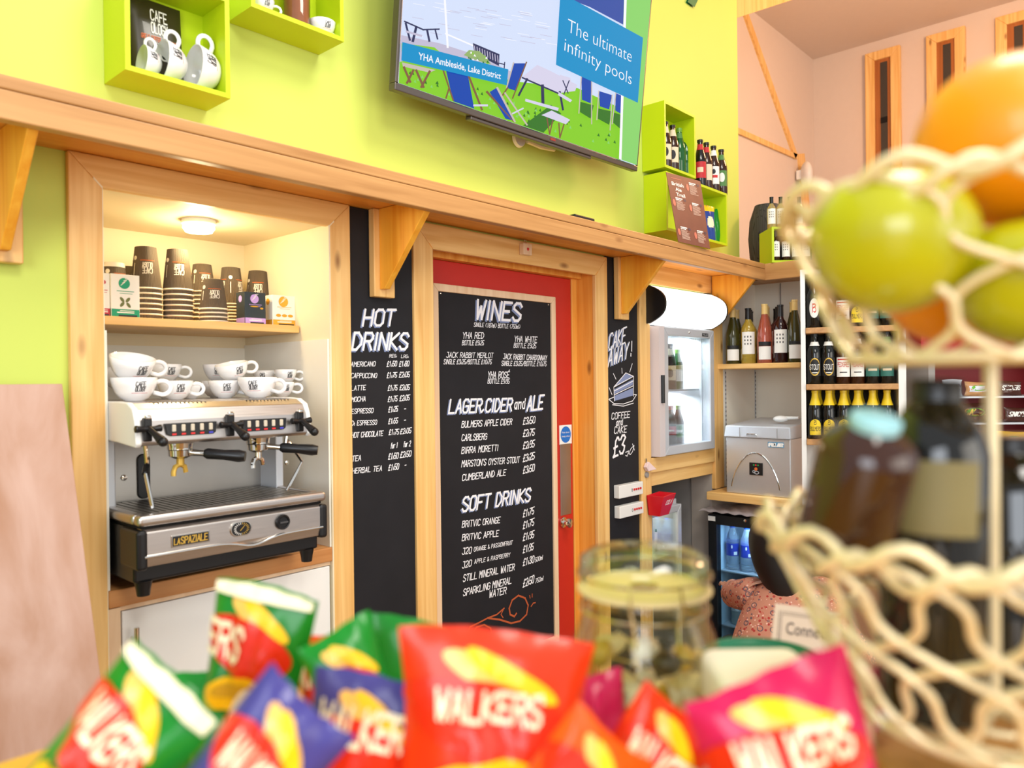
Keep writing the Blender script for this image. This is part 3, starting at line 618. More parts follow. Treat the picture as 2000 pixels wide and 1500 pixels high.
def cup_stack(px, Y, n, plain, top, where, step, rz=0):
    x = at(px, 600, Y=Y).x; face = math.atan2(Y, x)-math.pi/2
    for k in range(n):
        last = k == n-1
        lab = '%s brown paper cup %s' % (('topmost printed' if last else nth(n-1-k)+' from top'), where)
        o = PROT[id(top if last else plain)].put((x, Y, ZS+.0005+k*step), (0, 0, face+rz), lab, 'paper cups '+where)
        tag(o, None, 'paper cup')
cup_stack(222, 2.16, 5, sml, wht, 'in white-topped stack at far left of shelf', .0155, .5)
cup_stack(250, 2.30, 6, sml, smlp, 'in half hidden stack near far left', .0155)
cup_stack(286, 2.16, 7, big, bigp, 'in tall stack by green tea box', .0142)
cup_stack(348, 2.165, 7, big, bigp, 'in tallest stack under the light', .0150)
cup_stack(396, 2.28, 9, sml, smlp, 'in stack behind the short stack', .0130, .2)
cup_stack(417, 2.10, 4, sml, smlp, 'in short stack at shelf front', .0118)
cup_stack(452, 2.25, 8, big, bigp, 'in stack just left of dark tea box', .0098, .9)
cup_stack(504, 2.26, 8, big, bigp, 'in stack behind dark tea box', .0098, -.1)
def tea_box(px0, px1, Y, h, body, band, seal, label, extra, rz=0, d=.05):
    a = at(px0, 600, Y=Y); c = at(px1, 600, Y=Y); w = c.x-a.x
    r = thing('tea_box', label, 'tea box', ((a.x+c.x)/2, Y+d/2, ZS+.0005), 'tea boxes on the recess shelf')
    x0, y0, z0 = r.location
    MB().box(x0-w/2, x0+w/2, y0-d/2, y0+d/2, z0, z0+h).build('carton', body, r, bevel=.001)
    f = y0-d/2-.0006
    m = MB(); m.polys(rect(-w*.485, w*.485, .002, h*.19), lambda u, v: (x0+u, f, z0+v), 0); m.polys(rect(-w*.25, w*.4, .002, h*.06), lambda u, v: (x0+u, f-.0003, z0+v), 2)
    m.polys(disc(-.04*w, h*.79, w*.2), lambda u, v: (x0+u, f, z0+v), 1)
    m.polys([q for i_ in range(4) for q in ribbon([(-.16*w+i_*.05*w, h*.74+i_*.006), (-.02*w+i_*.05*w, h*.82+i_*.004)], w*.02)], lambda u, v: (x0+u, f-.0003, z0+v), 3)
    m.polys(rect(-w*.3, w*.3, h*.6, h*.615)+rect(-w*.2, w*.24, h*.55, h*.56), lambda u, v: (x0+u, f, z0+v), 1)
    m.polys(rect(-w*.3, w*.3, h*.10, h*.125)+rect(-w*.2, w*.3, h*.145, h*.16), lambda u, v: (x0+u, f-.0003, z0+v), 3)
    for (u, v, ru, rv, ro), mi in extra: m.polys(disc(w*u, h*v, w*ru, h*rv, 14, ro), lambda u, v: (x0+u, f-.0001, z0+v), mi)
    m.build('print', [band, seal, BLACK, PRINTW, pbr('tea_leaf', (108, 116, 66), .6), pbr('tea_gold', (214, 160, 40), .6)], r)
    m = MB()
    m.polys(rect(-d*.49, d*.49, .002, h*.19), lambda u, v: (x0-w/2-.0006, y0-u, z0+v), 0); m.polys(disc(0, h*.79, d*.2), lambda u, v: (x0-w/2-.0006, y0-u, z0+v), 1)
    m.build('side_print', [band, seal], r)
    if rz: r.rotation_euler = (0, 0, rz)
TG, TR, TP, TY = pbr('tea_green', (24, 156, 116), .5), pbr('tea_red', (196, 40, 62), .5), pbr('tea_lilac', (196, 160, 226), .5), pbr('tea_yellow', (232, 170, 50), .5)
CARD = pbr('tea_card_white', (240, 240, 234), .45); CARDK = pbr('tea_card_dark', (44, 54, 60), .4)
leaf = [((-.02+dx, .36+dy, .11, .035, ro), 4) for dx, dy, ro in ((-.1, .05, 2.2), (.1, .05, .9), (-.1, -.06, .9), (.12, -.07, 2.2))]
tea_box(192, 215, 2.085, .112, CARD, TR, TR, 'white tea box with red base peeping from behind the recess frame', [])
tea_box(217, 273, 2.08, .112, CARD, TG, TG, 'white tea box with green base and round green seal', leaf)
tea_box(478, 519, 2.075, .094, CARDK, TP, TP, 'dark tea box with lilac base and lilac seal', [((.3, .5, .08, .03, 0), 5), ((-.05, .55, .2, .02, 0), 5)], 0)
tea_box(508, 535, 2.17, .098, pbr('tea_card_orange', (176, 110, 50), .5), TY, TY, 'orange tea box wedged behind the dark and yellow boxes', [])
tea_box(532, 578, 2.08, .092, CARD, TY, TY, 'white tea box with yellow base at right end of the shelf', [((x, .33, .11, .05, 0), 5) for x in (-.25, 0, .25)])
# china cups on the machine
def china_cup(r, h, wide=1.0):
    o = thing('coffee_cup', '', 'cup')
    pr = [(.0, .0), (r*.42, .0), (r*.45, .003), (r*.60, h*.12), (r*.80, h*.36), (r*.93, h*.66), (r, h), (r-.003, h+.0008), (r*.93-.004, h*.66), (r*.78-.004, h*.38), (r*.5, h*.14), (0, h*.1)]
    MB().lathe(pr, 36).build('bowl', CHINA, o, smooth='all')
    P = []
    for k in range(13):
        a = -math.pi*.62+math.pi*1.28*k/12
        P.append((r*.86+h*.30+h*.34*math.cos(a)*1.0, 0, h*.56+h*.30*math.sin(a)))
    P[0] = (r*.80, 0, h*.36); P[-1] = (r*.93, 0, h*.80)
    MB().tube(P, h*.065, 8, ry=1.5).build('handle', CHINA, o, smooth='all')
    def rf(z):
        for (r0, z0), (r1, z1) in zip(pr[2:7], pr[3:8]):
            if z0 <= z <= z1: return r0+(r1-r0)*(z-z0)/(z1-z0)
        return r
    m = MB(); wrap(m, logo(0, h*.42, r*.42, h*.40), rf, -math.pi*.42, 0); wrap(m, rect(-r*.35, r*.35, h*.34, h*.352), rf, -math.pi*.42, 1); m.build('lettering', [INK, PRINTR], o)
    return Proto(o)
CB, CM, CS = china_cup(.052, .056), china_cup(.044, .048), china_cup(.033, .042)
ZT = 1.4625                                # top of the machine
def cup(pr, px, Y, z, label, rz=0, tilt=(0, 0)):
    x = at(px, 760, Y=Y).x; f = math.atan2(Y, x)-math.pi/2
    o = pr.put((x, Y, z), (tilt[0], tilt[1], f+rz), label, 'white china cups on the coffee machine'); return o
cup(CB, 262, 1.90, ZT, 'big white cup at front left of the machine top, handle turned right', .05)
cup(CB, 254, 1.93, ZT+.052, 'big white cup tipped on top of the front left cup', .3, (.28, .05))
cup(CB, 236, 2.14, ZT+.03, 'white bowl edge at far left behind the tipped cup', 2.2)
cup(CM, 342, 1.96, ZT, 'white cup with bold logo, second from the left along the front', .1)
cup(CM, 322, 2.10, ZT+.046, 'white cup riding on a stack behind the bold logo cup, handle right', .2)
cup(CM, 330, 2.12, ZT, 'white cup under the raised cup behind the bold logo cup', .5)
cup(CS, 372, 2.02, ZT, 'small white cup half hidden by the bold logo cup handle', .9)
cup(CM, 424, 2.10, ZT, 'white cup at the back of the middle cluster, lower one', -.3)
cup(CM, 428, 2.11, ZT+.047, 'white cup at the back of the middle cluster, upper one', -.3)
cup(CM, 439, 2.01, ZT, 'white cup carrying a tipped cup in the middle cluster', -.1)
cup(CM, 458, 2.0, ZT+.049, 'white cup tipped on the middle cluster with its handle right', .25, (.10, -.20))
cup(CB, 503, 1.92, ZT, 'wide white cup without visible handle right of the middle cluster', -.5)
cup(CS, 516, 2.12, ZT+.036, 'small white cup raised at the back of the right pair', -.4)
cup(CS, 520, 2.13, ZT, 'small white cup under the raised back cup at right', -.2)
cup(CS, 552, 1.98, ZT, 'small white cup at front right of the machine top', .15)
cup(CS, 558, 2.05, ZT+.038, 'small white cup stacked highest at right end, handle right', .2)
# ---------------------------------------------------------------- espresso machine
EX0, EX1, EF, EB = .689, 1.178, 1.75, 2.24
em_ = thing('espresso_machine', 'two group steel espresso machine filling the wooden recess', 'coffee machine', ((EX0+EX1)/2, 1.95, 1.0195))
MB().box(EX0+.004, EX1-.004, EF+.035, EB, 1.052, 1.178).build('base_body', BLACK, em_, bevel=.006)
fp = MB().prism([(EX0+.012, EF+.012, 1.178), (EX0+.012, EF, 1.170), (EX0+.012, EF, 1.116), (EX0+.012, EF+.006, 1.092), (EX0+.012, EF+.036, 1.092), (EX0+.012, EF+.036, 1.178)], (EX1-EX0-.024, 0, 0)).build('front_panel', STEEL, em_, bevel=.002)
P = [(EX0+.013+i/30*(EX1-EX0-.026), EF-.002, 1.116-(.016*math.exp(-((i-17)/3.2)**2))) for i in range(31)]
MB().tube(P, .0035, 8).build('front_moulding', CHROME, fp, smooth=True)
for x in (EX0-.003, EX1-.021): MB().box(x, x+.024, EF-.004, EF+.10, 1.086, 1.176).build('end_cap', BLACK, em_, bevel=.008, seg=3)
MB().box(EX0-.0005, EX0+.004, EF+.05, EF+.09, 1.11, 1.14).build('rating_label', SILVER, em_)
m = MB(); m.box(EX0, EX1, EF-.004, EF+.03, 1.184, 1.210); m.box(EX0, EX0+.03, EF+.03, EB-.2, 1.184, 1.210); m.box(EX1-.03, EX1, EF+.03, EB-.2, 1.184, 1.210)
m.build('tray_rim', STEEL, em_, bevel=.010, seg=4)
MB().box(EX0+.01, EX1-.01, EF+.01, EB-.2, 1.178, 1.197).build('drip_tray', DARK, em_)
gr = MB()
for i in range(26): x = EX0+.04+i*(EX1-EX0-.08)/25; gr.box(x-.006, x+.006, EF+.035, EF+.27, 1.2, 1.206)
gr.build('tray_grate', STEELP, em_)
for x, y in ((EX0+.03, EF+.05), (EX1-.03, EF+.05), (EX0+.03, EB-.03), (EX1-.03, EB-.03)): MB().lathe([(.014, 1.0195), (.016, 1.035), (.02, 1.054)], 14, (x, y, 0)).build('foot', BLACK, em_, smooth=True)
MB().box(EX0+.02, EX1-.012, EF+.285, EF+.295, 1.19, 1.385).build('splash_panel', STEELP, em_)
for px, py in ((242, 933), (560, 903)):
    q = at(px, py, Y=EF+.284); MB().lathe([(.008, 0), (.007, .004), (0, .006)], 14, q, M=Matrix.Rotation(R_(90), 4, 'X')).build('panel_screw', CHROME, em_, smooth=True)
q = at(280, 930, Y=EF+.284); m = MB()
pts = [(q.x+.016*math.cos(a), q.y, q.z+(.042 if math.sin(a) >= 0 else -.042)+.016*math.sin(a)) for a in [2*math.pi*k/24 for k in range(24)]]
m.prism(pts, (0, -.006, 0)); m.build('rubber_slot', BLACK, em_, bevel=.002)
for x in (EX0+.006, EX1-.03): MB().box(x, x+.024, EF+.20, EB-.05, 1.2, 1.37).build('side_pillar', SILVER, em_, bevel=.004)
# head
hd = [(EF+.004, 1.364), (EF-.004, 1.372), (EF+.004, 1.42), (EF+.016, 1.446), (EF+.045, 1.459), (EF+.09, 1.4615), (EB, 1.4615), (EB, 1.385), (EF+.10, 1.372)]
hp = MB().prism([(EX0+.006, y, z) for y, z in hd], (EX1-.05-EX0-.012, 0, 0)).build('head_shell', STEEL, em_, bevel=.003)
XE = EX1-.05
for x in (EX0-.004, XE-.008): 
    MB().prism([(x, y-(.003 if y < 1.8 else 0), z+(.002 if z > 1.4 else -.003)) for y, z in hd], (.014, 0, 0)).build('side_cheek', WHITE, em_, bevel=.004, seg=3)
m = MB()
for i in range(13):
    for xa, pr_ in ((EX0+.055, .0102), (EX0+.285, .0098)):
        x = xa+i*pr_; m.add([(x, EF+.0395, 1.4585), (x+.0035, EF+.0395, 1.4585), (x+.0035-.004, EF+.082, 1.4625), (x-.004, EF+.082, 1.4625)], [(0, 1, 2, 3)])
m.build('vent_slots', DARK, hp)
def hy(z): return EF-.004+(z-1.372)*.008/.048 if z < 1.42 else EF+.004+(z-1.42)*.46
BTN = pbr('button_cream', (206, 196, 176), .35); LEDR = pbr('indicator_red', (220, 50, 50), .4); LEDB = pbr('indicator_blue', (70, 70, 190), .4)
for px0, px1, pyt, pyb in ((322, 424, 823, 849), (471, 560, 816, 841)):
    a = at(px0, pyt, Y=EF-.006); c = at(px1, (pyb+pyt)/2, Y=EF-.006); x0, x1 = a.x, c.x; zc = 1.398; hh = .0145
    kp = MB().prism([(x0, EF-.006, zc+hh), (x1, EF-.006, zc+hh), (x1-.003, EF-.007, zc-hh+.004), (x1-.01, EF-.008, zc-hh), (x0+.014, EF-.008, zc-hh), (x0+.004, EF-.007, zc-hh+.004)], (0, .010, 0)).build('key_panel', BLACK, em_, bevel=.0015)
    for i in range(5):
        x = x0+.02+i*(x1-x0-.036)/4; MB().box(x-.0048, x+.0048, EF-.0095, EF-.005, zc-.005, zc+.0115).build('dose_button', BTN, kp, bevel=.003)
        MB().box(x-.0048, x+.0048, EF-.0092, EF-.006, zc-.0125, zc-.0085).build('indicator', LEDB if i == 4 else LEDR, kp)
for px, py in ((290, 834), (452, 822), (588, 818)):
    q = at(px, py, Y=EF-.012); t = MB(); t.box(q.x-.009, q.x+.009, EF-.012, EF+.004, 1.375, 1.428)
    t.tube([(q.x-.03, EF-.014, 1.404), (q.x-.012, EF-.014, 1.403), (q.x+.012, EF-.014, 1.403), (q.x+.028, EF-.014, 1.404)], [.009, .006, .006, .009], 10)
    kb = t.build('steam_tap', BLACK, em_, bevel=.003)
    t = MB(); t.tube([(q.x, EF-.012, 1.405), (q.x+.006, EF-.03, 1.392), (q.x+.014, EF-.045, 1.378)], [.007, .007, .011], 10); t.ball((q.x+.016, EF-.048, 1.375), .011, 12, 8); t.build('tap_lever', BLACK, kb, smooth=True)
    MB().box(q.x-.007, q.x+.007, EF-.014, EF-.002, 1.424, 1.434).build('tap_cap', CHROME, kb, bevel=.003)
def group(px, py, hx, hy_):
    q = at(px, py, Y=EF+.05); z = 1.362
    g = MB().lathe([(.030, z+.012), (.031, z), (.029, z-.006), (.029, z-.014), (.026, z-.016)], 24, (q.x, EF+.05, 0)).build('group_head', CHROME, em_, smooth=True)
    p = MB().lathe([(.027, z-.016), (.026, z-.030), (.016, z-.036), (.0, z-.036)], 24, (q.x, EF+.05, 0)).build('portafilter', CHROME, em_, smooth=True)
    m = MB(); m.tube([(q.x, EF+.05, z-.03), (q.x, EF+.05, z-.052)], .009, 10); m.tube([(q.x, EF+.05, z-.050), (q.x-.014, EF+.046, z-.055), (q.x-.019, EF+.044, z-.066), (q.x-.019, EF+.044, z-.076)], .006, 8); m.tube([(q.x, EF+.05, z-.050), (q.x+.010, EF+.05, z-.056), (q.x+.013, EF+.05, z-.070)], .006, 8)
    m.build('twin_spout', GOLD if px < 400 else CHROME, p, smooth=True)
    d = Vector((hx, hy_, -.10)).normalized(); a = Vector((q.x, EF+.05, z-.02))
    MB().tube([a+d*.024, a+d*.05, a+d*.065], [.008, .007, .009], 10).build('neck', CHROME, p, smooth=True)
    MB().tube([a+d*.055, a+d*.062, a+d*.10, a+d*.135, a+d*.150], [.009, .013, .012, .015, .012], 12).build('handle', BLACK, p, smooth=True)
group(352, 880, .75, -.66); group(504, 880, .72, -.55)
for x0, pts in ((0, ((283, 872), (287, 905), (284, 925), (298, 992))), (1, ((560, 858), (556, 878), (590, 902), (560, 958)))):
    P = [at(*p, Y=EF+(.06 if i < 2 else .03)) for i, p in enumerate(pts)]
    w = MB().tube(P[1:] if not x0 else [P[0], P[2], P[3]], .0042, 8).tube([P[0]+Vector((0,0,.012)), P[1]], .005, 8).build('steam_wand', CHROME, em_, smooth=True)
    if not x0: MB().tube([P[1]*.7+P[2]*.3, P[2]], .008, 8).build('wand_grip', BLACK, w, smooth=True)
a = at(334, 1066, Y=EF); c = at(409, 1036, Y=EF); zc = 1.1415
np_ = MB().box(a.x, c.x, EF-.0022, EF+.002, zc-.014, zc+.014).build('name_plate', CHROME, fp, bevel=.001)
m = MB(); m.polys(rect(a.x+.003, c.x-.003, zc-.011, zc+.011), lambda u, v: (u, EF-.0026, v), 0); m.polys(text_polys('LA', a.x+.006, zc-.0075, .013, .013, .05, .17, 0)+text_polys('SPAZIALE', a.x+.022, zc-.0075, c.x-a.x-.029, .015, .05, .17, 0), lambda u, v: (u, EF-.003, v), 1)
m.build('plate_lettering', [BLACK, GOLD], np_)
q = at(470, 1032, Y=EF); zc = 1.1465
sx = [(q.x+(.011 if math.cos(a) > 0 else -.011)+.017*math.cos(a), EF-.004, zc+.018*math.sin(a)) for a in [2*math.pi*k/28 for k in range(28)]]
g = MB().prism(sx, (0, .008, 0)).build('pressure_gauge', CHROME, fp, bevel=.001)
m = MB(); m.polys([[(q.x+(p[0]-q.x)*.88, zc+(p[2]-zc)*.86) for p in sx]], lambda u, v: (u, EF-.0045, v), 0)
for k in range(22):
    a = 2*math.pi*k/22; r0, r1 = .011, .0145; m.polys(ribbon([(q.x+r0*1.35*math.cos(a), zc+r0*math.sin(a)), (q.x+r1*1.35*math.cos(a), zc+r1*math.sin(a))], .0013), lambda u, v: (u, EF-.005, v), 1 if math.cos(a) > 0 else 2)
m.polys(ribbon([(q.x-.003, zc-.004), (q.x+.008, zc+.007)], .0016), lambda u, v: (u, EF-.005, v), 1); m.build('dial_face', [BLACK, GOLD, PRINTW], g)
q = at(551, 1020, Y=EF); M = Matrix.Rotation(R_(90), 4, 'X')
kn = MB().lathe([(.019, 0), (.0195, .006), (.017, .010), (.014, .009), (.013, .006), (.0, .006)], 28, (q.x, EF, zc), M=M).build('selector_dial', BLACK, fp, smooth=True)
MB().box(q.x-.011, q.x+.011, EF-.011, EF-.005, zc-.002, zc+.002).build('dial_bar', pbr('dial_grey', (70, 70, 72), .4), kn)
# plywood board leaning on the wall at far left
PLY = wood('plywood', (166, 122, 94), (200, 168, 154), 2, .5, True, .28, (190, 130, 96))
b0 = Vector((.558, 1.80, 1.506)); dz = Vector((0, -.191, -.562)).normalized(); up_ = dz*-1; nrm = Vector((0, -.947, .322)).normalized()
L_ = (b0.z-.002)/abs(dz.z)
a = b0; c = b0+dz*L_; l = Vector((-.62, 0, 0))
m = MB(); m.prism([a, c, c+l, a+l], nrm*-.018); t = m.build('plywood_board', PLY, bevel=.002); tag(t, 'large pale plywood board leaning against the wall at far left', 'board')
# ---------------------------------------------------------------- bottles
def glass(name, rgb, rough=.05, trans=.0): return pbr(name, rgb, rough, trans=trans, coat=.3)
GL = dict(black=glass('glass_black', (18, 18, 16)), amber=glass('glass_amber', (52, 24, 10)), olive=glass('glass_olive', (66, 64, 24), trans=.2), green=glass('glass_green', (16, 92, 34), trans=.15),
          white_wine=glass('glass_white_wine', (240, 214, 96), trans=.7), rose=glass('glass_rose', (232, 132, 104), trans=.7), mini=glass('glass_mini_wine', (206, 184, 120), trans=.5), red=glass('glass_red_wine', (40, 10, 14)))
FOIL = {k: pbr('foil_'+k, c, .35) for k, c in dict(black=(24, 24, 26), gold=(222, 190, 120), yellow=(236, 204, 40), red=(176, 40, 44), green=(110, 160, 60), white=(232, 232, 228)).items()}
LAB = {k: pbr('label_'+k, c, .55) for k, c in dict(white=(240, 238, 232), cream=(226, 208, 178), red=(190, 40, 48), yellow=(240, 208, 44), black=(28, 28, 30), green=(80, 130, 70), teal=(50, 110, 100)).items()}
SHAPE = dict(wine=[(0, .0), (.93, 0), (1, .012), (1, .58), (.96, .64), (.72, .71), (.46, .76), (.40, .80), (.38, .97), (.42, .975), (.42, 1.0), (0, 1)],
             flute=[(0, .0), (.93, 0), (1, .012), (1, .45), (.93, .56), (.7, .68), (.48, .79), (.40, .85), (.38, .97), (.42, .975), (.42, 1.0), (0, 1)],
             beer=[(0, 0), (.92, 0), (1, .015), (1, .55), (.94, .63), (.7, .74), (.50, .84), (.44, .90), (.42, .95), (.46, .955), (.46, 1), (0, 1)],
             stub=[(0, 0), (.92, 0), (1, .015), (1, .60), (.9, .70), (.62, .79), (.50, .85), (.46, .95), (.5, .955), (.5, 1), (0, 1)])
BP = {}
def bottle(kind, shape, h, r, gl, foil, fz, labels, neck=None):
    # labels: (z0, z1, half angle, material, decor)
    o = thing('bottle', '', 'bottle'); pr = [(a*r, b*h) for a, b in SHAPE[shape]]
    MB().lathe(pr, 28).build('glass_body', GL[gl], o, smooth=True)
    def rf(z):
        for (r0, z0), (r1, z1) in zip(pr, pr[1:]):
            if z0 <= z <= z1 and z1 > z0: return r0+(r1-r0)*(z-z0)/(z1-z0)
        return r
    zs = [fz*h]+[z for _, z in pr if fz*h < z < h]; m = MB()
    m.lathe([(rf(z)+.0008, z) for z in zs]+[(pr[-2][0]+.0008, h+.0006), (0, h+.0006)], 24); m.build('cap', FOIL[foil], o, smooth=True)
    for z0, z1, ha, mat, dec in labels:
        z0 *= h; z1 *= h; ms = [LAB[mat]]+[d[2] for d in dec]; m = MB()
        zz = [z0+(z1-z0)*k/4 for k in range(5)]
        m.lathe([(rf(z)+.0005, z) for z in zz], 18, a0=-math.pi/2-ha, a1=-math.pi/2+ha)
        for k, (typ, arg, mt) in enumerate(dec): wrap(m, [[(u*r, z0+v*(z1-z0)) for u, v in p] for p in (arg if typ == 'p' else [])], rf, -math.pi/2, k+1, o=.0009+.0002*k)
        m.build('label', ms, o)
    BP[kind] = Proto(o)
dots = [q for i in range(3) for j in range(3) for q in rect(-.55+.4*i, -.40+.4*i, .42+.16*j, .50+.16*j)]
T = lambda t, u, v, w, h, **k: text_polys(t, u, v, w, h, k.get('sh', .0), k.get('th', .16), 0)
bottle('house_white', 'wine', .285, .037, 'white_wine', 'black', .80, [(.17, .57, .95, 'white', [('p', dots, INK)])])
bottle('house_red', 'wine', .290, .036, 'red', 'black', .80, [(.17, .57, .95, 'white', [('p', dots, INK)])])
bottle('olive_wine', 'flute', .290, .037, 'olive', 'gold', .84, [(.06, .26, .9, 'white', []), (.27, .33, .9, 'black', [])])
bottle('rose_wine', 'flute', .300, .037, 'rose', 'gold', .83, [(.06, .28, .9, 'white', []), (.29, .36, .9, 'black', [])])
bottle('green_wine', 'flute', .310, .035, 'olive', 'gold', .83, [(.06, .28, .9, 'white', []), (.29, .34, .9, 'black', [])])
bottle('mini_white', 'wine', .160, .022, 'mini', 'black', .80, [(.14, .62, 1.0, 'white', [('p', dots, INK)])])
bottle('mini_red', 'wine', .160, .022, 'red', 'black', .80, [(.14, .62, 1.0, 'white', [('p', dots, INK)])])
ring = lambda u, v, a, b, w: [q for q in ribbon([(u+a*math.cos(t), v+b*math.sin(t)) for t in [2*math.pi*k/18 for k in range(19)]], w)]
bottle('stout', 'stub', .228, .0315, 'black', 'black', .94, [(.16, .52, 1.0, 'black', [('p', ring(0, .5, .72, .46, .07), GOLD), ('p', T('STOUT', -.72, .36, 1.4, .26)+rect(-.4, .4, .16, .2), PRINTW)]), (.76, .84, 1.2, 'white', [])])
bottle('pale_red', 'stub', .228, .0315, 'amber', 'black', .94, [(.14, .52, 1.0, 'white', [('p', T('PEDIGREE', -.8, .52, 1.6, .22)+rect(-.8, .8, .86, .92), PRINTR), ('p', rect(-.5, .5, .2, .25), INK)]), (.78, .88, 1.2, 'white', [])])
bottle('dark_green', 'stub', .228, .0315, 'black', 'black', .94, [(.14, .50, 1.0, 'teal', [('p', rect(-.6, .6, .3, .42), LAB['cream'])]), (.78, .90, 1.2, 'green', [])])
bottle('oval_beer', 'stub', .222, .032, 'black', 'black', .94, [(.20, .60, .9, 'black', [('p', disc(0, .5, .68, .5), LAB['white']), ('p', T('B', -.2, .3, .42, .4, th=.2), PRINTR)])])
bottle('cider', 'beer', .218, .0305, 'black', 'yellow', .70, [(.07, .40, 1.05, 'black', [('p', disc(0, .62, .85, .40)+rect(-.85, .85, .03, .62), LAB['yellow']), ('p', T('B', -.14, .70, .28, .26)+T('BULMERS', -.74, .30, 1.5, .24), INK)])])
bottle('lager', 'beer', .20, .028, 'green', 'green', .90, [(.2, .5, 1.0, 'white', [])])
bottle('cola', 'beer', .20, .028, 'black', 'red', .90, [(.28, .5, 1.1, 'red', [('p', rect(-.6, .6, .4, .6), PRINTW)])])
bottle('fruit', 'beer', .20, .028, 'amber', 'red', .90, [(.2, .52, 1.1, 'white', [('p', rect(-.8, .8, .4, .7), PRINTR)])])
bottle('lime_fruit', 'beer', .20, .028, 'amber', 'green', .90, [(.2, .52, 1.1, 'green', [('p', rect(-.8, .8, .4, .6), LAB['white'])])])
bottle('cream_ale', 'beer', .225, .029, 'amber', 'black', .95, [(.20, .52, 1.1, 'cream', [('p', disc(0, .5, .5, .3), INK)]), (.76, .9, 1.2, 'cream', [])])
bottle('green_ale', 'beer', .225, .029, 'green', 'green', .92, [(.78, .9, 1.2, 'green', [])])
bottle('red_ale', 'beer', .235, .030, 'black', 'black', .95, [(.18, .52, 1.1, 'red', [('p', rect(-.5, .5, .35, .65), LAB['cream'])]), (.78, .9, 1.2, 'red', [])])
bottle('buff_ale', 'beer', .235, .030, 'amber', 'black', .95, [(.18, .52, 1.1, 'cream', []), (.78, .9, 1.2, 'red', [])])
bottle('white_ale', 'beer', .235, .030, 'amber', 'black', .95, [(.16, .54, 1.1, 'white', [('p', rect(-.7, .7, .35, .5), PRINTR), ('p', disc(0, .7, .35, .14), INK)]), (.78, .9, 1.2, 'white', [])])
bottle('leaf_ale', 'beer', .235, .030, 'amber', 'black', .95, [(.18, .52, 1.1, 'green', [('p', disc(.1, .55, .5, .3), LAB['white'])]), (.76, .88, 1.2, 'green', [])])
def stand(kind, p, label, group=None, rz=None):
    f = math.atan2(p.y, p.x)-math.pi/2 if rz is None else rz
    return BP[kind].put((p.x, p.y, p.z+.0006), (0, 0, f), label, group)
# ---------------------------------------------------------------- contents of the lime boxes
zb = 2.211+.012
bag = thing('coffee_bag', 'dark foil coffee bag standing behind the tilted cups', 'coffee bag', (.80, 1.86, zb), None)
w, h, x0, y0 = .062, .215, .805, 1.886
BAGM = pbr('bag_foil', (52, 46, 26), .3, coat=.3)
def bagf(s):
    def fn(u, v):
        th = .018*(max(0, 1-(2*u-1)**2))**.5*max(0, (1-v))**.5+.002; x = x0+(2*u-1)*w*(1-.03*v)
        return Vector((x, y0-s*th+.012*v, zb+v*h))
    return fn
m = MB(); m.surf(bagf(1), 14, 16); m.surf(bagf(-1), 14, 16, flip=True); m.build('bag_body', BAGM, bag, smooth='all')
f = lambda u, v: bagf(1)(u, v)+Vector((0, -.0012, 0))
m = MB()
for k, t in enumerate(CAFE): m.polys(text_polys(t, .36, .76-.15*k, .32, .12, .0, .15, 0), f, 0)
m.polys(text_polys('GREAT COFFEE, GREAT CARE', .16, .52, .72, .05, .15, .16, 0), f, 1); m.polys(rect(.4, .75, .455, .475), f, 2); m.polys([[(q[0], q[1]) for q in disc(.58, .36, .10, .055)[0]]], f, 0); m.polys(disc(.58, .36, .05, .035), f, 3)
m.build('print', [PRINTW, ORANGE, SILVER, BLACK], bag)
for px, s, lab in ((292, .72, 'smallest of the three white cups tipped in the lime box'), (337, .98, 'middle white cup tipped over in front of the coffee bag'), (402, 1.1, 'largest white cup tipped at right end of the lime box')):
    p = at(px, 140, Y=1.83); r = .052*s
    o = CB.put((p.x+.012, 1.826, zb+.034*s), (0, 0, 0), lab, 'tipped cups in the lime display box', s)
    zz_ = Vector((-.93, .02, .05)).normalized(); xx_ = (Vector((.1, 0, 1))-zz_*zz_.dot(Vector((.1, 0, 1)))).normalized(); yy_ = zz_.cross(xx_)
    o.rotation_euler = Matrix((xx_, yy_, zz_)).transposed().to_euler(); o.location = Vector((p.x+.012, 1.838, zb+.0515*s))-zz_*.02*s
zb2 = 2.462+.012
for px, lab, s in ((512, 'white cup at left end of the top lime box', .62), (629, 'white cup with handle at right end of the top lime box', .72)):
    p = at(px, 40, Y=1.832); o = CB.put((p.x, 1.832, zb2+.0006), (0, 0, math.atan2(1.83, p.x)-math.pi/2+.25), lab, 'cups in the top lime box', s)
p = at(580, 30, Y=1.845); jr = thing('coffee_jar', 'glass jar of brown ground coffee between two cups in the top box', 'jar', (p.x, 1.845, zb2))
MB().lathe([(.028, .0005), (.036, .002), (.036, .15), (.03, .16), (.03, .18)], 28, (p.x, 1.845, zb2)).build('glass_wall', pane('jar_glass_small', (250, 250, 250), .12), jr, smooth=True)
MB().lathe([(0, .004), (.033, .004), (.0335, .13), (0, .135)], 24, (p.x, 1.845, zb2)).build('ground_coffee', pbr('ground_coffee', (150, 88, 50), .8, noise=.2, nscale=90), jr, smooth=True)
MB().lathe([(.033, .176), (.034, .19), (0, .192)], 24, (p.x, 1.845, zb2)).build('lid', CHROME, jr, smooth=True)
z3 = 2.459+.012
for px, k, lab in ((1300, 'cream_ale', 'brown bottle at far left of the lime box by the television'), (1314, 'cream_ale', 'second brown bottle with cream label beside the green bottles'), (1327, 'green_ale', 'green bottle next to the brown ones in the lime box'), (1340, 'green_ale', 'green bottle furthest right in the lime box')):
    p = at(px, 300, Y=1.85); p.z = z3; stand(k, p, lab, 'bottles in the lime box by the television')
z4 = 2.443
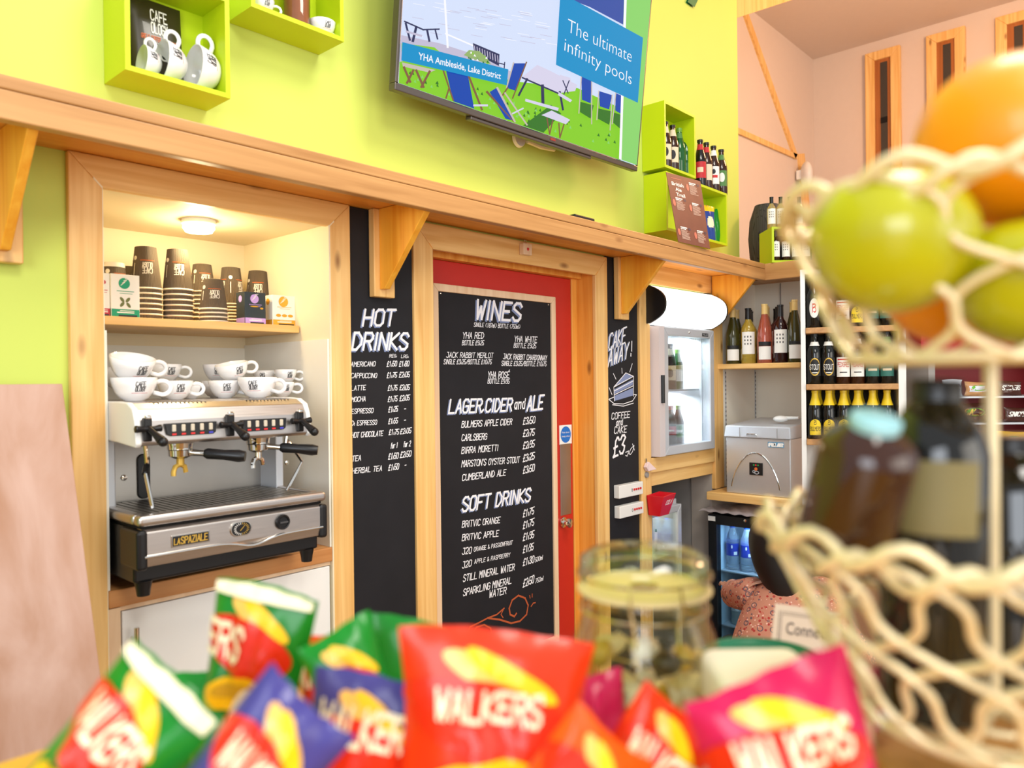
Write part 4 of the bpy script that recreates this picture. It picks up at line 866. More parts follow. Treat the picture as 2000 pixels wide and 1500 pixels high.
for px, k, lab in ((1368, 'red_ale', 'dark bottle with red label standing nearest the leaflet'), (1380, 'buff_ale', 'bottle with plain buff label on the low lime box'), (1394, 'white_ale', 'bottle with white and red label on the low lime box'), (1409, 'leaf_ale', 'bottle with green leafy label at right on the low box')):
    p = at(px, 350, Y=1.835); p.z = z4; stand(k, p, lab, 'ale bottles on the low lime box')
# crisp packets and leaflet at the low box
def pack(name, label, cat, c, ax, up, nrm, w, h, t, mats, prints, group=None, crimp=.05, seedv=0, bend=0):
    # flat pillow packet: c = middle of the foot, ax / up / nrm = unit axes
    r = thing(name, label, cat, c, group); rnd = random.Random(seedv); ph = [rnd.uniform(0, 6.28) for _ in range(6)]
    def fn(s, o=0):
        def g(u, v):
            e = 2*u-1; bulge = max(0, 1-e*e)**.55*max(0, math.sin(math.pi*min(1, max(0, v))))**.6
            wr = (.10*math.sin(9*u+7*v+ph[0])+.08*math.sin(17*v-6*u+ph[1])+.05*math.sin(23*u+ph[2]+5*v))*(bulge**.7)
            edge = max(0, abs(v-.5)*2-.86)/.14
            x = e*w/2*(1-.10*math.sin(math.pi*v)+.02*math.sin(11*v+ph[3]))
            y = s*t*bulge*(1+wr*1.6)+edge*.0012*math.sin(26*u+ph[4])+bend*(v**2)
            z = v*h*(1+0*u)+edge*.003*math.sin(4*u+ph[5])
            return c+ax*x+up*z+nrm*(y+(o if s > 0 else -o))
        return g
    m = MB(); m.surf(fn(1), 22, 26, 0); m.surf(fn(-1), 22, 26, 1, flip=True); m.build('packet', mats[:2], r, smooth='all')
    if prints:
        m = MB(); ml = []
        for k, (ps, mt) in enumerate(prints): ml.append(mt); m.polys(ps, fn(1, .0008+.0004*k), k)
        m.build('print', ml, r)
    return r
def gridpoly(test, n=40, nv=40):   # fine mosaic of the (u, v) square where test(u, v) holds: follows the bulge of a packet
    return [[(i/n, j/nv), ((i+1)/n, j/nv), ((i+1)/n, (j+1)/nv), (i/n, (j+1)/nv)] for i in range(n) for j in range(nv) if test((i+.5)/n, (j+.5)/nv)]
FO = {k: pbr('crisp_foil_'+k, c, .30, coat=.18, spec=.35) for k, c in dict(red=(222, 52, 14), green=(12, 124, 30), dark=(14, 86, 38), blue=(64, 60, 132), magenta=(200, 16, 80), orange=(226, 84, 16), yellow=(250, 196, 20), white=(234, 228, 208), navy=(36, 66, 150), disc=(216, 40, 14), cream=(246, 234, 200), gold=(206, 160, 40)).items()}
zp = 2.176+.012
for px, kx, lab in ((1387, 'navy', 'blue crisp packet with yellow top in the low lime box'), (1401, 'green', 'green crisp packet edge in the low lime box'), (1410, 'red', 'red crisp packet with yellow top at right in the low box')):
    p = at(px, 440, Y=1.84); p.z = zp
    pack('crisp_packet', lab, 'crisp packet', p, Vector((.93, -.36, 0)), Vector((0, .05, 1)), Vector((-.36, -.93, 0)), .075 if kx == 'navy' else .05, .185, .012, [FO[kx], FO[kx]],
         [(gridpoly(lambda u, v: v > .84, 8, 20), FO['yellow']), (gridpoly(lambda u, v: (u-.5)**2/.1+(v-.55)**2/.03 < 1, 14, 20), FO['cream'])] if kx != 'green' else None, 'small crisp packets in the low lime box', seedv=px)
bl = at(1325, 472, Z=2.0765); br = at(1387, 486, Z=2.0765); tl = at(1301, 336, X=bl.x); tr = on_plane(1368, 354, bl, (br-bl).cross(tl-bl).normalized())
lf = thing('ale_leaflet', 'brown British ale trail leaflet leaning on the high shelf', 'leaflet', (bl+br)/2)
n_ = (br-bl).cross(tl-bl).normalized(); n_ = n_ if n_.y < 0 else -n_
LEAF = pbr('leaflet_brown', (112, 62, 52), .5, noise=.25, nscale=16)
MB().prism([bl, br, tr, tl], n_*-.002).build('card', LEAF, lf)
fl = lambda u, v: (bl*(1-u)+br*u)*(1-v)+(tl*(1-u)+tr*u)*v+n_*.0008
m = MB()
for k, (t, u, w_) in enumerate((('British', .10, .34), ('Ale', .18, .18), ('Trail', .18, .26))):
    vs_, fs = fit_font(t, u, .83-k*.075, w_, .05, bold=.02); m.add([fl(*q) for q in vs_], fs, 0)
rn = random.Random(3)
for bx, by in ((.62, .80), (.14, .52), (.62, .50), (.14, .10), (.64, .10)):
    m.polys(rect(bx, bx+.2, by+.12, by+.135)+rect(bx, bx+.16, by+.10, by+.112), fl, 0)
    for k in range(8): m.polys(rect(bx, bx+.22+rn.uniform(-.05, .04), by+.08-k*.017, by+.088-k*.017), fl, 2)
    m.polys(disc(bx-.06, by+.05, .04, .05), fl, 1); m.polys(disc(bx+.27, by+.12, .04, .02), fl, 3)
m.polys(rect(.1, .4, .93, .938), fl, 1); m.build('lettering', [PRINTW, pbr('leaflet_pink', (196, 110, 92), .5), pbr('leaflet_text', (206, 176, 160), .6), pbr('leaflet_purple', (70, 50, 70), .5)], lf)
# ---------------------------------------------------------------- joinery round the glass fridge
struct(MB().box(2.953, 3.038, 1.893, 1.99, 0, 2.034).build('trim_9', PINE[2], bevel=.003))
LZ = at(1381, 960, X=3.557).z
struct(MB().box(3.662, 3.757, 1.893, 1.99, LZ, 2.034).build('trim_10', PINE[2], bevel=.003))
struct(MB().box(3.0385, 3.6615, 1.900, 1.914, 1.945, 2.034).build('trim_11', PINE[0]))
m = MB(); m.box(3.0, 3.02, WY+.125, 2.5, 0, 1.96); m.box(3.67, 3.69, WY+.125, 2.5, 0, 1.96); m.box(3.0, 3.69, 2.5, 2.52, 0, 1.96); m.box(3.0, 3.69, WY+.125, 2.5, 1.951, 1.97); struct(m.build('wall_niche', GREY))
za, zb_ = at(1273, 893, Y=1.896).z, at(1273, 924, Y=1.896).z; zc_ = at(1273, 950, Y=1.905).z
struct(MB().box(3.0385, 3.6615, 1.896, 1.94, zb_, za-.004).build('trim_12', PINE[0], bevel=.003)); struct(MB().box(3.0385, 3.6615, 1.908, 1.94, zc_, zb_-.001).build('trim_13', PINE[0], bevel=.003))
t = MB().box(3.04, 3.66, 1.97, 2.45, za-.03, za-.004).build('fridge_shelf', PINE[0]); tag(t, 'pine shelf under the upright glass fridge', 'shelf')
fz0, fz1, FY = za-.003, 1.752, 1.868
fr = thing('display_fridge', 'silver glass door drinks fridge with white lit canopy in the niche', 'fridge', (3.33, 2.1, fz0))
x0, x1 = 3.055, 3.61
m = MB(); m.box(x0, x0+.03, FY+.05, 2.40, fz0, fz1); m.box(x1-.03, x1, FY+.05, 2.40, fz0, fz1); m.box(x0+.03, x1-.03, 2.37, 2.40, fz0, fz1); m.box(x0+.03, x1-.03, FY+.05, 2.37, fz0, fz0+.03); m.box(x0+.03, x1-.03, FY+.05, 2.37, fz1-.03, fz1)
m.build('cabinet', SILVER, fr)
m = MB(); m.box(x0+.031, x0+.034, FY+.055, 2.369, fz0+.03, fz1-.03); m.box(x1-.034, x1-.031, FY+.055, 2.369, fz0+.03, fz1-.03); m.box(x0+.034, x1-.034, 2.365, 2.369, fz0+.03, fz1-.03); m.build('liner', pbr('fridge_liner', (240, 242, 246), .4), fr)
zm = at(1325, 760, Y=2.0).z
MB().box(x0+.035, x1-.035, FY+.07, 2.36, zm-.008, zm).build('wire_shelf', SILVER, fr)
dn = thing('', '', '') if False else None
d = MB().frame(x0+.06, x1, fz0+.004, fz1-.004, FY, FY+.045, .042).build('door', SILVER, fr, bevel=.004)
MB().box(x0+.101, x1-.041, FY+.012, FY+.018, fz0+.045, fz1-.045).build('glass_pane', pane('fridge_glass', (246, 250, 252), .10), d)
m = MB(); m.prism([(x0, FY+.045, 0), (x0+.012, FY-.004, 0), (x0+.060, FY-.004, 0), (x0+.060, FY+.045, 0)], (0, 0, 1)); 
for v in m.v: v.z = fz0+.004 if v.z < .5 else fz1-.004
m.build('handle_rail', pbr('handle_rail', (216, 206, 206), .35, metal=.2), d)
q = at(1289, 760, Y=FY-.005); MB().tube([(x0+.036, FY-.006, q.z+.065), (x0+.036, FY-.006, q.z-.065)], .011, 12).build('grip', BLACK, d, smooth=True)
q = at(1346, 645, Y=FY); MB().lathe([(.006, 0), (.004, .004), (0, .005)], 12, (q.x, FY, fz1-.024), M=Matrix.Rotation(R_(90), 4, 'X')).build('lock', CHROME, d)
q = at(1377, 652, Y=FY); bdg = MB().box(q.x-.03, q.x+.03, FY-.002, FY, fz1-.038, fz1-.022).build('maker_badge', BLACK, d)
MB().polys(text_polys('POLAR', q.x-.024, fz1-.034, .048, .008, 0, .18, 0), lambda u, v: (u, FY-.0025, v)).build('badge_lettering', SILVER, bdg)
cz0, cz1 = 1.757, 1.932; cp = [(FY+.06, cz0)]+[(FY+.01-.085*(1-abs(2*k/16-1)**2.6), cz0+(cz1-cz0)*k/16) for k in range(17)]+[(FY+.06, cz1)]
cn = MB().prism([(3.02, y, z) for y, z in cp], (.585, 0, 0)).build('canopy_lightbox', pbr('lightbox_white', (255, 255, 255), .4, emit=1.5), fr, smooth=False)
MB().prism([(3.006, y, z) for y, z in cp], (.013, 0, 0)).build('end_panel', BLACK, cn); MB().prism([(3.606, y, z) for y, z in cp], (.013, 0, 0)).build('end_panel', BLACK, cn)
lamp('fridge_strip', 'AREA', (3.44, 2.0, fz1-.04), 5.0, (.9, .96, 1), .25, .08, (3.44, 2.1, 1.2))
lamp('fridge_strip_low', 'AREA', (3.46, 2.06, zm-.02), 5.0, (.9, .96, 1), .22, .10, (3.44, 2.12, 1.0))  # added fill below the opaque shelf, which blocks the strip above
k3 = ('lager', 'cream_ale', 'lager'); k4 = ('fruit', 'cola', 'lime_fruit')
for row, ks, zz, nm in ((0, k3, zm, 'upper'), (1, k4, fz0+.03, 'lower')):
    for c_ in range(3):
        for dpt in range(2):
            p = Vector((3.265+c_*.072, 1.965+dpt*.075, zz)); stand(ks[c_], p, '%s bottle, %s row, %s fridge shelf' % (('left', 'middle', 'right')[c_], ('front', 'rear')[dpt], nm), 'bottles in the lit glass fridge')
# low fridge, opener, switches, cap catcher
lx0, lx1, ly0, lz = 3.045, 3.345, 1.915, at(1334, 974, Y=1.915).z
lfz = thing('low_fridge', 'small silver glass front fridge under the pine rails', 'fridge', (3.2, 2.1, 0))
m = MB(); m.box(lx0, lx0+.02, ly0+.03, 2.3, .0, lz); m.box(lx1-.02, lx1, ly0+.03, 2.3, 0, lz); m.box(lx0+.02, lx1-.02, ly0+.03, 2.3, lz-.02, lz); m.box(lx0+.02, lx1-.02, 2.28, 2.3, 0, lz-.02); m.box(lx0+.02, lx1-.02, ly0+.03, 2.28, .0, .04); m.build('cabinet', SILVER, lfz)
d = MB().frame(lx0, lx1, .02, lz-.022, ly0, ly0+.028, .035).build('door', SILVER, lfz, bevel=.003)
MB().box(lx0+.034, lx1-.034, ly0+.01, ly0+.014, .055, lz-.057).build('glass_pane', bpy.data.materials['fridge_glass'], d)
MB().box(lx0+.021, lx1-.021, 2.2, 2.21, .05, lz-.03).build('liner', pbr('low_liner', (238, 226, 190), .5), lfz)
MB().box(lx0+.021, lx1-.021, ly0+.05, 2.19, .62, .63).build('wire_shelf', SILVER, lfz)
lamp('low_fridge_strip', 'AREA', (3.2, 2.05, lz-.03), .8, (1, .92, .7), .18, .1, (3.2, 2.1, .3))
p = at(1287, 1050, Y=2.05); stand('lager', Vector((p.x, 2.05, .63)), 'pale bottle behind the glass of the small low fridge')
q = at(1263, 912, Y=1.89)
bo = thing('bottle_opener', 'pink and white bottle opener fixed to the pine post', 'bottle opener', (q.x, 1.892, q.z))
MB().prism([(q.x-.028, 1.872, q.z+.002), (q.x-.012, 1.872, q.z-.018), (q.x+.038, 1.86, q.z-.012), (q.x-.008, 1.872, q.z+.026)], (0, .018, 0)).build('opener_plate', pbr('opener_pink', (232, 206, 204), .4), bo, bevel=.002)
MB().tube([(q.x-.010, 1.885, q.z+.02), (q.x-.012, 1.884, q.z+.040)], .004).build('hook', CHROME, bo); MB().lathe([(.014, 0), (.013, .008), (0, .01)], 16, (q.x-.002, 1.892, q.z-.036), M=Matrix.Rotation(R_(90), 4, 'X')).build('back_disc', GREY, bo, smooth=True)
for k, (pa, pb, wh) in enumerate((((1206, 975), (1252, 938), 'upper'), ((1207, 1014), (1253, 977), 'lower'))):
    a = at(*pa, Y=1.885); c = at(*pb, Y=1.885)
    sb = thing('switch_box', wh+' white switch box with red rockers on the cake chalkboard', 'switch', ((a.x+c.x)/2, YB_, a.z), 'white switch boxes'); x_, z_ = a.x, a.z; w_ = c.x-a.x; h_ = c.z-a.z
    zc2 = a.z+h_*.5
    MB().box(x_, c.x, 1.874, YB_-.0005, a.z+.002, c.z-.004).build('housing', WHITE, sb, bevel=.003)
    MB().polys(ring(x_+w_*.52, zc2-.002, .004, .006, .002), lambda u, v: (u, 1.8735, v)).build('symbol', INK, sb)
    for i in range(4): xx = x_+w_*(.60+.09*i); MB().box(xx-.004, xx+.004, 1.869, 1.875, zc2-.005, zc2+.004).build('rocker', PRINTR, sb, bevel=.001)
q = at(1276, 1012, Y=1.83); CR = pbr('catcher_red', (214, 24, 40), .4)
cc = thing('cap_catcher', 'red open bottle cap catcher box hung on the pine post', 'cap catcher', (q.x, 1.85, q.z))
xa, xb, za2, zb2_ = 2.985, 3.095, q.z, q.z+.098
m = MB(); t_ = .004
top = [(xa, 1.80, zb2_-.006), (xb, 1.80, zb2_), (xb, 1.888, zb2_), (xa, 1.888, zb2_-.006)]; bot = [(xa+.015, 1.83, za2), (xb-.015, 1.83, za2), (xb-.015, 1.888, za2), (xa+.015, 1.888, za2)]
for i in range(4):
    j = (i+1) % 4; cen = Vector(((xa+xb)/2, 1.85, 0)); q4 = [Vector(bot[i]), Vector(bot[j]), Vector(top[j]), Vector(top[i])]; nn = (q4[1]-q4[0]).cross(q4[3]-q4[0]).normalized()*t_
    if (Vector((sum(v.x for v in q4)/4, sum(v.y for v in q4)/4, 0))-cen).dot(nn) < 0: nn = -nn
    m.prism(q4, -nn)
m.add(bot, [(0, 1, 2, 3)]); m.build('bin', CR, cc)
fnb = lambda u, v: Vector(bot[0])*(1-u)*(1-v)+Vector(bot[1])*u*(1-v)+Vector(top[0])*(1-u)*v+Vector(top[1])*u*v+Vector((0, -.0012, -.0004))
MB().polys(text_polys('COLA', .30, .55, .5, .2, .4, .16, .1), fnb).build('lettering', PRINTW, cc)
# ---------------------------------------------------------------- corner shelving with wine
AX, AB, AY0, AY1 = 3.70, 4.17, 1.46, 1.90
m = MB(); m.box(3.757, AB, AY1, AY1+.012, LZ, 2.033); m.box(AB, AB+.015, AY0-.03, AY1+.012, LZ, 2.033)
cu = thing('corner_unit', 'white corner shelving unit holding wine above the ice machine', 'shelving', (3.95, 1.68, LZ))
m.build('carcass', LINER, cu)
wz = at(1480, 709.5, X=AX).z
MB().box(AX, AB-.001, AY0-.001, AY1-.001, wz-.026, wz).build('shelf', PINE[1], cu, bevel=.003)
for px in (1417, 1476):
    p = at(px, 760, Y=AY1-.002); m = MB()
    m.box(min(p.x, AB-.012)-.006, min(p.x, AB-.012)+.006, AY1-.003, AY1-.0005, LZ+.01, wz-.03)
    s_ = m.build('slotted_strip', SILVER, cu); m = MB()
    for k in range(26): z = LZ+.03+k*(wz-LZ-.08)/25; m.box(min(p.x, AB-.012)-.0025, min(p.x, AB-.012)+.0025, AY1-.0045, AY1-.0032, z, z+.010)
    m.build('slots', DARK, s_)
for y in (1.60, 1.75): MB().box(AB-.003, AB-.0005, y-.003, y+.003, wz, 2.03).build('board_joint', GREY, cu)
W = (('olive_wine', 1432, 'olive wine bottle with white label at left of the wine shelf', 1431), ('house_white', 1462, 'yellow white wine bottle with windowed label on the wine shelf', 1466), ('rose_wine', 1494, 'pink wine bottle with white label in the middle', 1497), ('house_red', 1525, 'dark red wine bottle with windowed label', 1530), ('green_wine', 1553, 'green wine bottle at right against the upright', 1556))
for k, px, lab, px2 in W:
    for dpt in range(2 if k in ('olive_wine', 'green_wine') else 3):
        X_ = AX+.045+dpt*.095; p = at(px+dpt*(2 if k not in ('green_wine', 'house_red') else -4), 700, X=X_); p.y = min(max(p.y, AY0+.04), AY1-.045)
        p.z = wz; stand(k, p, lab if dpt == 0 else '%s bottle hidden behind the %s' % (('second', 'third')[dpt-1], lab.split(' at ')[0].split(' with ')[0].split(' in ')[0]), 'wine bottles in the corner unit')
# ledge, ice machine, scoop
t = MB().box(3.557, AB, 1.45, 1.8925, LZ-.042, LZ-.0005).build('bar_ledge', PINE[1], bevel=.004); tag(t, 'pine ledge carrying the steel ice machine', 'worktop')
pI = at(1419, 961.6, Z=LZ); XI = pI.x; yl = pI.y; yr = at(1545, 973, X=XI).y
im = thing('ice_machine', 'steel ice machine with sloping lid on the pine ledge', 'ice machine', (XI+.2, (yl+yr)/2, LZ))
zl = at(1416, 853, X=XI).z; zt = at(1416, 829, X=XI).z
MB().box(XI, XI+.42, yr, yl, LZ, zl).build('body', pbr('ice_machine_steel', (214, 216, 218), .34, metal=.75, noise=.06, nscale=5), im, bevel=.004)
ld = MB().hexa([(XI-.012, yr-.006, zl), (XI+.42, yr-.006, zl), (XI+.42, yl+.006, zl), (XI-.012, yl+.006, zl), (XI-.004, yr, zt-.004), (XI+.40, yr, zt+.02), (XI+.40, yl, zt+.02), (XI-.004, yl, zt-.004)]).build('lid', SILVER, im, bevel=.006, seg=3)
ym = (yl+yr)/2
MB().tube([(XI-.013, ym+.05, zl+.012), (XI-.017, ym+.045, zl+.020), (XI-.017, ym-.0, zl+.020), (XI-.013, ym-.005, zl+.012)], .003, 8).build('lid_handle', CHROME, ld, smooth=True)
for yy in (yl-.08, yr+.06): MB().box(XI-.0135, XI-.011, yy-.001, yy+.001, zl+.002, zt-.012).build('lid_seam', GREY, ld)
hh = zl-LZ; P = [(XI-.001, ym+.012+.10*math.cos(a)*(1.0+.25*(1-math.sin(a))), LZ+hh*(.12+.62*math.sin(a))) for a in [math.pi*k/24 for k in range(25)]]
MB().tube(P, .0035, 8).build('arch_moulding', CHROME, im, smooth=True)
a = at(1464, 903, X=XI); c = at(1490, 929, X=XI)
pn = MB().box(XI-.003, XI+.001, c.y, a.y, c.z, a.z).build('control_panel', BLACK, im)
m = MB(); cy, cz = (a.y+c.y)/2, (a.z+c.z)/2; s = abs(a.y-c.y)
for i, mi in enumerate((0, 1, 0)): m.polys(disc(cy+(1-i)*s*.16, cz+s*.28, s*.06), lambda u, v: (XI-.0035, u, v), mi)
m.polys(disc(cy, cz, s*.12), lambda u, v: (XI-.0035, u, v), 2); m.polys(ring(cy-s*.05, cz-s*.26, s*.16, s*.1, s*.05)+ring(cy+s*.15, cz-s*.2, s*.1, s*.08, s*.04), lambda u, v: (XI-.0035, u, v), 3); m.build('panel_print', [pbr('led_green', (40, 150, 70), .4), LEDR, ORANGE, SILVER], pn)
a = at(1500, 863, X=XI); c = at(1531, 875, X=XI)
pb = MB().box(XI-.003, XI+.001, c.y, a.y, c.z, a.z).build('maker_badge', pbr('badge_blue', (92, 150, 184), .4), im)
MB().polys(text_polys('POLAR', .08, .2, .84, .6, .05, .2, 0), lambda u, v: (XI-.0036, a.y+(c.y-a.y)*u, c.z+(a.z-c.z)*v)).build('badge_lettering', PRINTW, pb)
p = at(1525, 805, X=XI+.12); p.z = zt+.012
sc_ = thing('ice_scoop', 'white plastic ice scoop resting on the ice machine lid', 'scoop', p)
m = MB(); m.ball(p+Vector((0, .0, .017)), .016, 16, 10, sc=(1.8, 2.4, 1.0)); m.build('bowl', WHITE, sc_, smooth='all'); MB().tube([p+Vector((0, -.025, .022)), p+Vector((.0, -.09, .024))], [.009, .007], 10).build('handle', WHITE, sc_, smooth=True)
# ---------------------------------------------------------------- beer unit set across the corner
UL = u45(1755)
def zof(px, py): return on_plane(px, py, BO, ey).z
s1, s2, s3 = zof(1577, 640.5), zof(1577, 750.5), zof(1600, 858)
bu = thing('beer_unit', 'white shelving unit of bottled beers turned across the corner', 'shelving', loc45(UL/2, .15, 0))
m = MB(); box45(m, .004, .024, .0, .215, LZ, 1.99); box45(m, UL, UL+.03, 0, .215, 0, 1.99); box45(m, .024, UL, .20, .215, LZ, 1.99); box45(m, .024, UL, 0.01, .20, 1.97, 1.99); m.build('carcass', WHITE, bu)
for s in (s1, s2, s3): box45(MB(), .0245, UL-.0005, -.012, .199, s-.026, s).build('shelf', BEAM[0], bu, bevel=.003)
box45(MB(), .025, UL-.001, .193, .1985, s3+.001, 1.969).build('dark_back', pbr('unit_back', (60, 52, 40), .7), bu)
def beer(px, z, kind, lab, w=.042, grp='beers in the corner unit'):
    u = .062+(px-1594)/142*(UL-.104); p = loc45(u, w, z); return stand(kind, p, lab, grp, CA)
for k, (px, kd) in enumerate(((1594, 'oval_beer'), (1622, 'oval_beer'), (1651, 'pale_red'), (1679, 'cider'), (1708, 'dark_green'), (1736, 'dark_green'))): beer(px, s1, kd, nth(k)+' bottle from the left on the top beer shelf')
for k, (px, kd) in enumerate(((1594, 'stout'), (1622, 'stout'), (1651, 'pale_red'), (1679, 'pale_red'), (1708, 'dark_green'), (1736, 'dark_green'))):
    beer(px, s2, kd, nth(k)+' bottle from the left on the middle beer shelf'); beer(px, s2, kd, 'bottle hidden behind the %s one on the middle beer shelf' % nth(k), .125)
for k, px in enumerate((1594, 1622, 1651, 1679, 1708, 1736)):
    beer(px, s3, 'cider', nth(k)+' yellow topped cider from the left on the low shelf'); beer(px+7 if px < 1730 else px+3, s3, 'cider', 'cider in the second row behind the %s bottle' % nth(k), .122)
# things standing on the corner board
gx = Vector((RT.x, RT.y, 0)).normalized(); gy = Vector((FW.x, FW.y, 0)).normalized(); G0 = pf(1508, 511, 3.80); G0.z = 2.0765
def gl_(u, w, z): return Vector((G0.x, G0.y, 0))+gx*u+gy*w+Vector((0, 0, z))
def gbox(m, u0, u1, w0, w1, z0, z1): return m.hexa([gl_(u0,w0,z0),gl_(u1,w0,z0),gl_(u1,w1,z0),gl_(u0,w1,z0),gl_(u0,w0,z1),gl_(u1,w0,z1),gl_(u1,w1,z1),gl_(u0,w1,z1)])
gb = thing('display_box', 'lime box on the corner shelf holding small dark wine bottles', 'display box', gl_(.2, .1, 2.0765)); gh = .178; t_ = .011; gw = .40
m = MB(); gbox(m, 0, t_, 0, .19, 2.0765, 2.0765+gh); gbox(m, gw-t_, gw, 0, .19, 2.0765, 2.0765+gh); gbox(m, t_, gw-t_, 0, .19, 2.0765, 2.0765+t_); gbox(m, t_, gw-t_, 0, .19, 2.0765+gh-t_, 2.0765+gh); m.build('case', LIME, gb)
gbox(MB(), t_, gw-t_, .184, .19, 2.0765+t_, 2.0765+gh-t_).build('back_panel', BLACK, gb)
for k, px in enumerate((1522, 1542, 1562, 1582)):
    stand('mini_red', gl_((px-1508)/1488*3.82, .05, 2.0765+t_-.0003), nth(k)+' small dark wine bottle from the left inside the corner box', 'small bottles inside the corner box')
for k, px in enumerate((1516, 1534, 1552, 1570)):
    stand('mini_white', gl_((px-1508)/1488*3.82, .06, 2.0765+gh), nth(k)+' small white wine bottle from the left on the corner box', 'small bottles on the corner box')
stand('mini_white', gl_(.375, .05, 2.0765+gh), 'small wine bottle alone at right behind the fruit', None).scale = (1.1, 1.1, 1.25)
p = pf(1499, 500, 4.25); p.z = 2.0765
WV = pbr('woven_dark', (66, 62, 60), .75); nt = WV.node_tree; br_ = nt.nodes.new('ShaderNodeTexBrick'); br_.inputs['Scale'].default_value = 22; br_.inputs['Color1'].default_value = lin((74, 70, 68)); br_.inputs['Color2'].default_value = lin((58, 54, 52)); br_.inputs['Mortar'].default_value = lin((36, 34, 32)); tc = nt.nodes.new('ShaderNodeTexCoord'); nt.links.new(tc.outputs['Object'], br_.inputs['Vector']); nt.links.new(br_.outputs[0], nt.nodes['Principled BSDF'].inputs['Base Color'])
t = MB().lathe([(0, 0), (.07, 0), (.095, .10), (.102, .20), (.094, .30), (.066, .385), (0, .388)], 28, p).build('keg', WV, smooth=True); tag(t, 'dark grey woven keg standing beside the corner lime box', 'keg')
# ---------------------------------------------------------------- under-counter bottle cooler
CX, cy1, cy0 = 3.56, 1.885, 1.45
ctz = at(1381, 1001, X=CX).z
bc = thing('bottle_cooler', 'black glass door bottle cooler under the pine ledge', 'fridge', (CX+.25, (cy0+cy1)/2, 0)); 
m = MB(); m.box(CX+.05, CX+.5, cy1-.03, cy1, 0, ctz); m.box(CX+.05, CX+.5, cy0, cy0+.03, 0, ctz); m.box(CX+.05, CX+.5, cy0+.03, cy1-.03, ctz-.03, ctz); m.box(CX+.47, CX+.5, cy0+.03, cy1-.03, .08, ctz-.03); m.box(CX+.05, CX+.5, cy0+.03, cy1-.03, 0, .08); m.build('cabinet', BLACK, bc)
LINC = pbr('cooler_liner', (206, 226, 240), .4)
m = MB(); m.box(CX+.06, CX+.469, cy1-.033, cy1-.031, .08, ctz-.031); m.box(CX+.06, CX+.469, cy0+.031, cy0+.033, .08, ctz-.031); m.box(CX+.465, CX+.469, cy0+.033, cy1-.033, .08, ctz-.031); m.build('liner', LINC, bc)
fz = ctz-.055
m = MB(); m.box(CX, CX+.045, cy1-.045, cy1, .02, ctz-.006); m.box(CX, CX+.045, cy0, cy0+.045, .02, ctz-.006); m.box(CX, CX+.045, cy0+.045, cy1-.045, fz, ctz-.006); m.box(CX, CX+.045, cy0+.045, cy1-.045, .02, .08)
d = m.build('door', BLACK, bc); MB().box(CX+.012, CX+.018, cy0+.044, cy1-.044, .079, fz+.001).build('glass_pane', pane('cooler_glass', (225, 240, 248), .07), d)
a = at(1383, 1007, X=CX); c = at(1397, 1018, X=CX); MB().box(CX-.001, CX+.001, c.y, a.y, c.z, a.z).build('sticker', PRINTW, d)
q = at(1456, 1017, X=CX); MB().lathe([(.009, 0), (.007, .006), (0, .007)], 14, q, M=Matrix.Rotation(R_(-90), 4, 'Y')).build('lock', CHROME, d)
q = at(1496, 1019, X=CX); MB().prism([(CX-.002, q.y+.04, q.z+.012), (CX-.002, q.y-.04, q.z+.012), (CX-.002, q.y-.025, q.z-.010), (CX-.002, q.y+.02, q.z-.010)], (.004, 0, 0)).build('handle', SILVER, d, bevel=.001)
w1 = at(1445, 1113, X=CX+.12).z; w2 = w1-.28
for z in (w1, w2): MB().box(CX+.06, CX+.46, cy0+.035, cy1-.035, z-.006, z).build('wire_shelf', SILVER, bc)
lamp('cooler_strip', 'AREA', (CX+.10, (cy0+cy1)/2, ctz-.045), 2.6, (.72, .88, 1), .06, .36, (CX+.22, (cy0+cy1)/2, .3))
PET = pbr('clear_pet', (236, 246, 255), .08, trans=.85, ior=1.2); COLA = pbr('cola_drink', (38, 16, 10), .1)
def pet(kind, h, r, body, capm, labm, dec):
    o = thing('drink_bottle', '', 'bottle'); pr = [(0, .0), (r*.8, .0), (r, .02*h), (r, .12*h), (r*.95, .15*h), (r, .18*h), (r, .30*h), (r*.97, .31*h), (r*.97, .58*h), (r, .59*h), (r*.98, .66*h), (r*.7, .80*h), (r*.4, .90*h), (r*.38, .93*h), (0, .93*h)]
    MB().lathe(pr, 24).build('plastic_body', body, o, smooth=True); MB().lathe([(r*.45, .925*h), (r*.45, h), (0, h+.001)], 18).build('cap', capm, o, smooth=True)
    m = MB(); m.lathe([(r*.975, .31*h), (r*.975, .58*h)], 24); 
    for k, (ps, mt) in enumerate(dec): wrap(m, [[(u*r, .31*h+v*.27*h) for u, v in p] for p in ps], lambda z: r*.975, -math.pi/2, k+1, o=.0006*(k+1))
    m.build('label', [labm]+[d_[1] for d_ in dec], o); BP[kind] = Proto(o)
pet('water', .232, .032, PET, pbr('cap_blue', (30, 90, 200), .4), pbr('water_label', (44, 60, 160), .4), [(rect(.2, .8, .08, .35)+disc(-.1, .75, .12, .14), PRINTW)])
pet('pepsi', .225, .031, COLA, pbr('cap_royal', (20, 70, 190), .4), pbr('cola_label', (226, 190, 40), .4), [(disc(0, .45, .5, .42), PRINTW), ([[(-.5, .5), (.5, .55), (.45, .7), (0, .87), (-.45, .7)]], PRINTR), ([[(-.48, .38), (.48, .42), (.3, .12), (0, .04), (-.3, .12)]], pbr('cola_blue', (30, 70, 170), .4))])
pet('diet', .225, .031, pbr('clear_drink', (200, 212, 210), .1, trans=.6), bpy.data.materials['cap_royal'], pbr('silver_label', (190, 192, 190), .4), [(disc(0, .45, .5, .42), PRINTW), ([[(-.5, .5), (.5, .55), (.45, .7), (0, .87), (-.45, .7)]], PRINTR)])
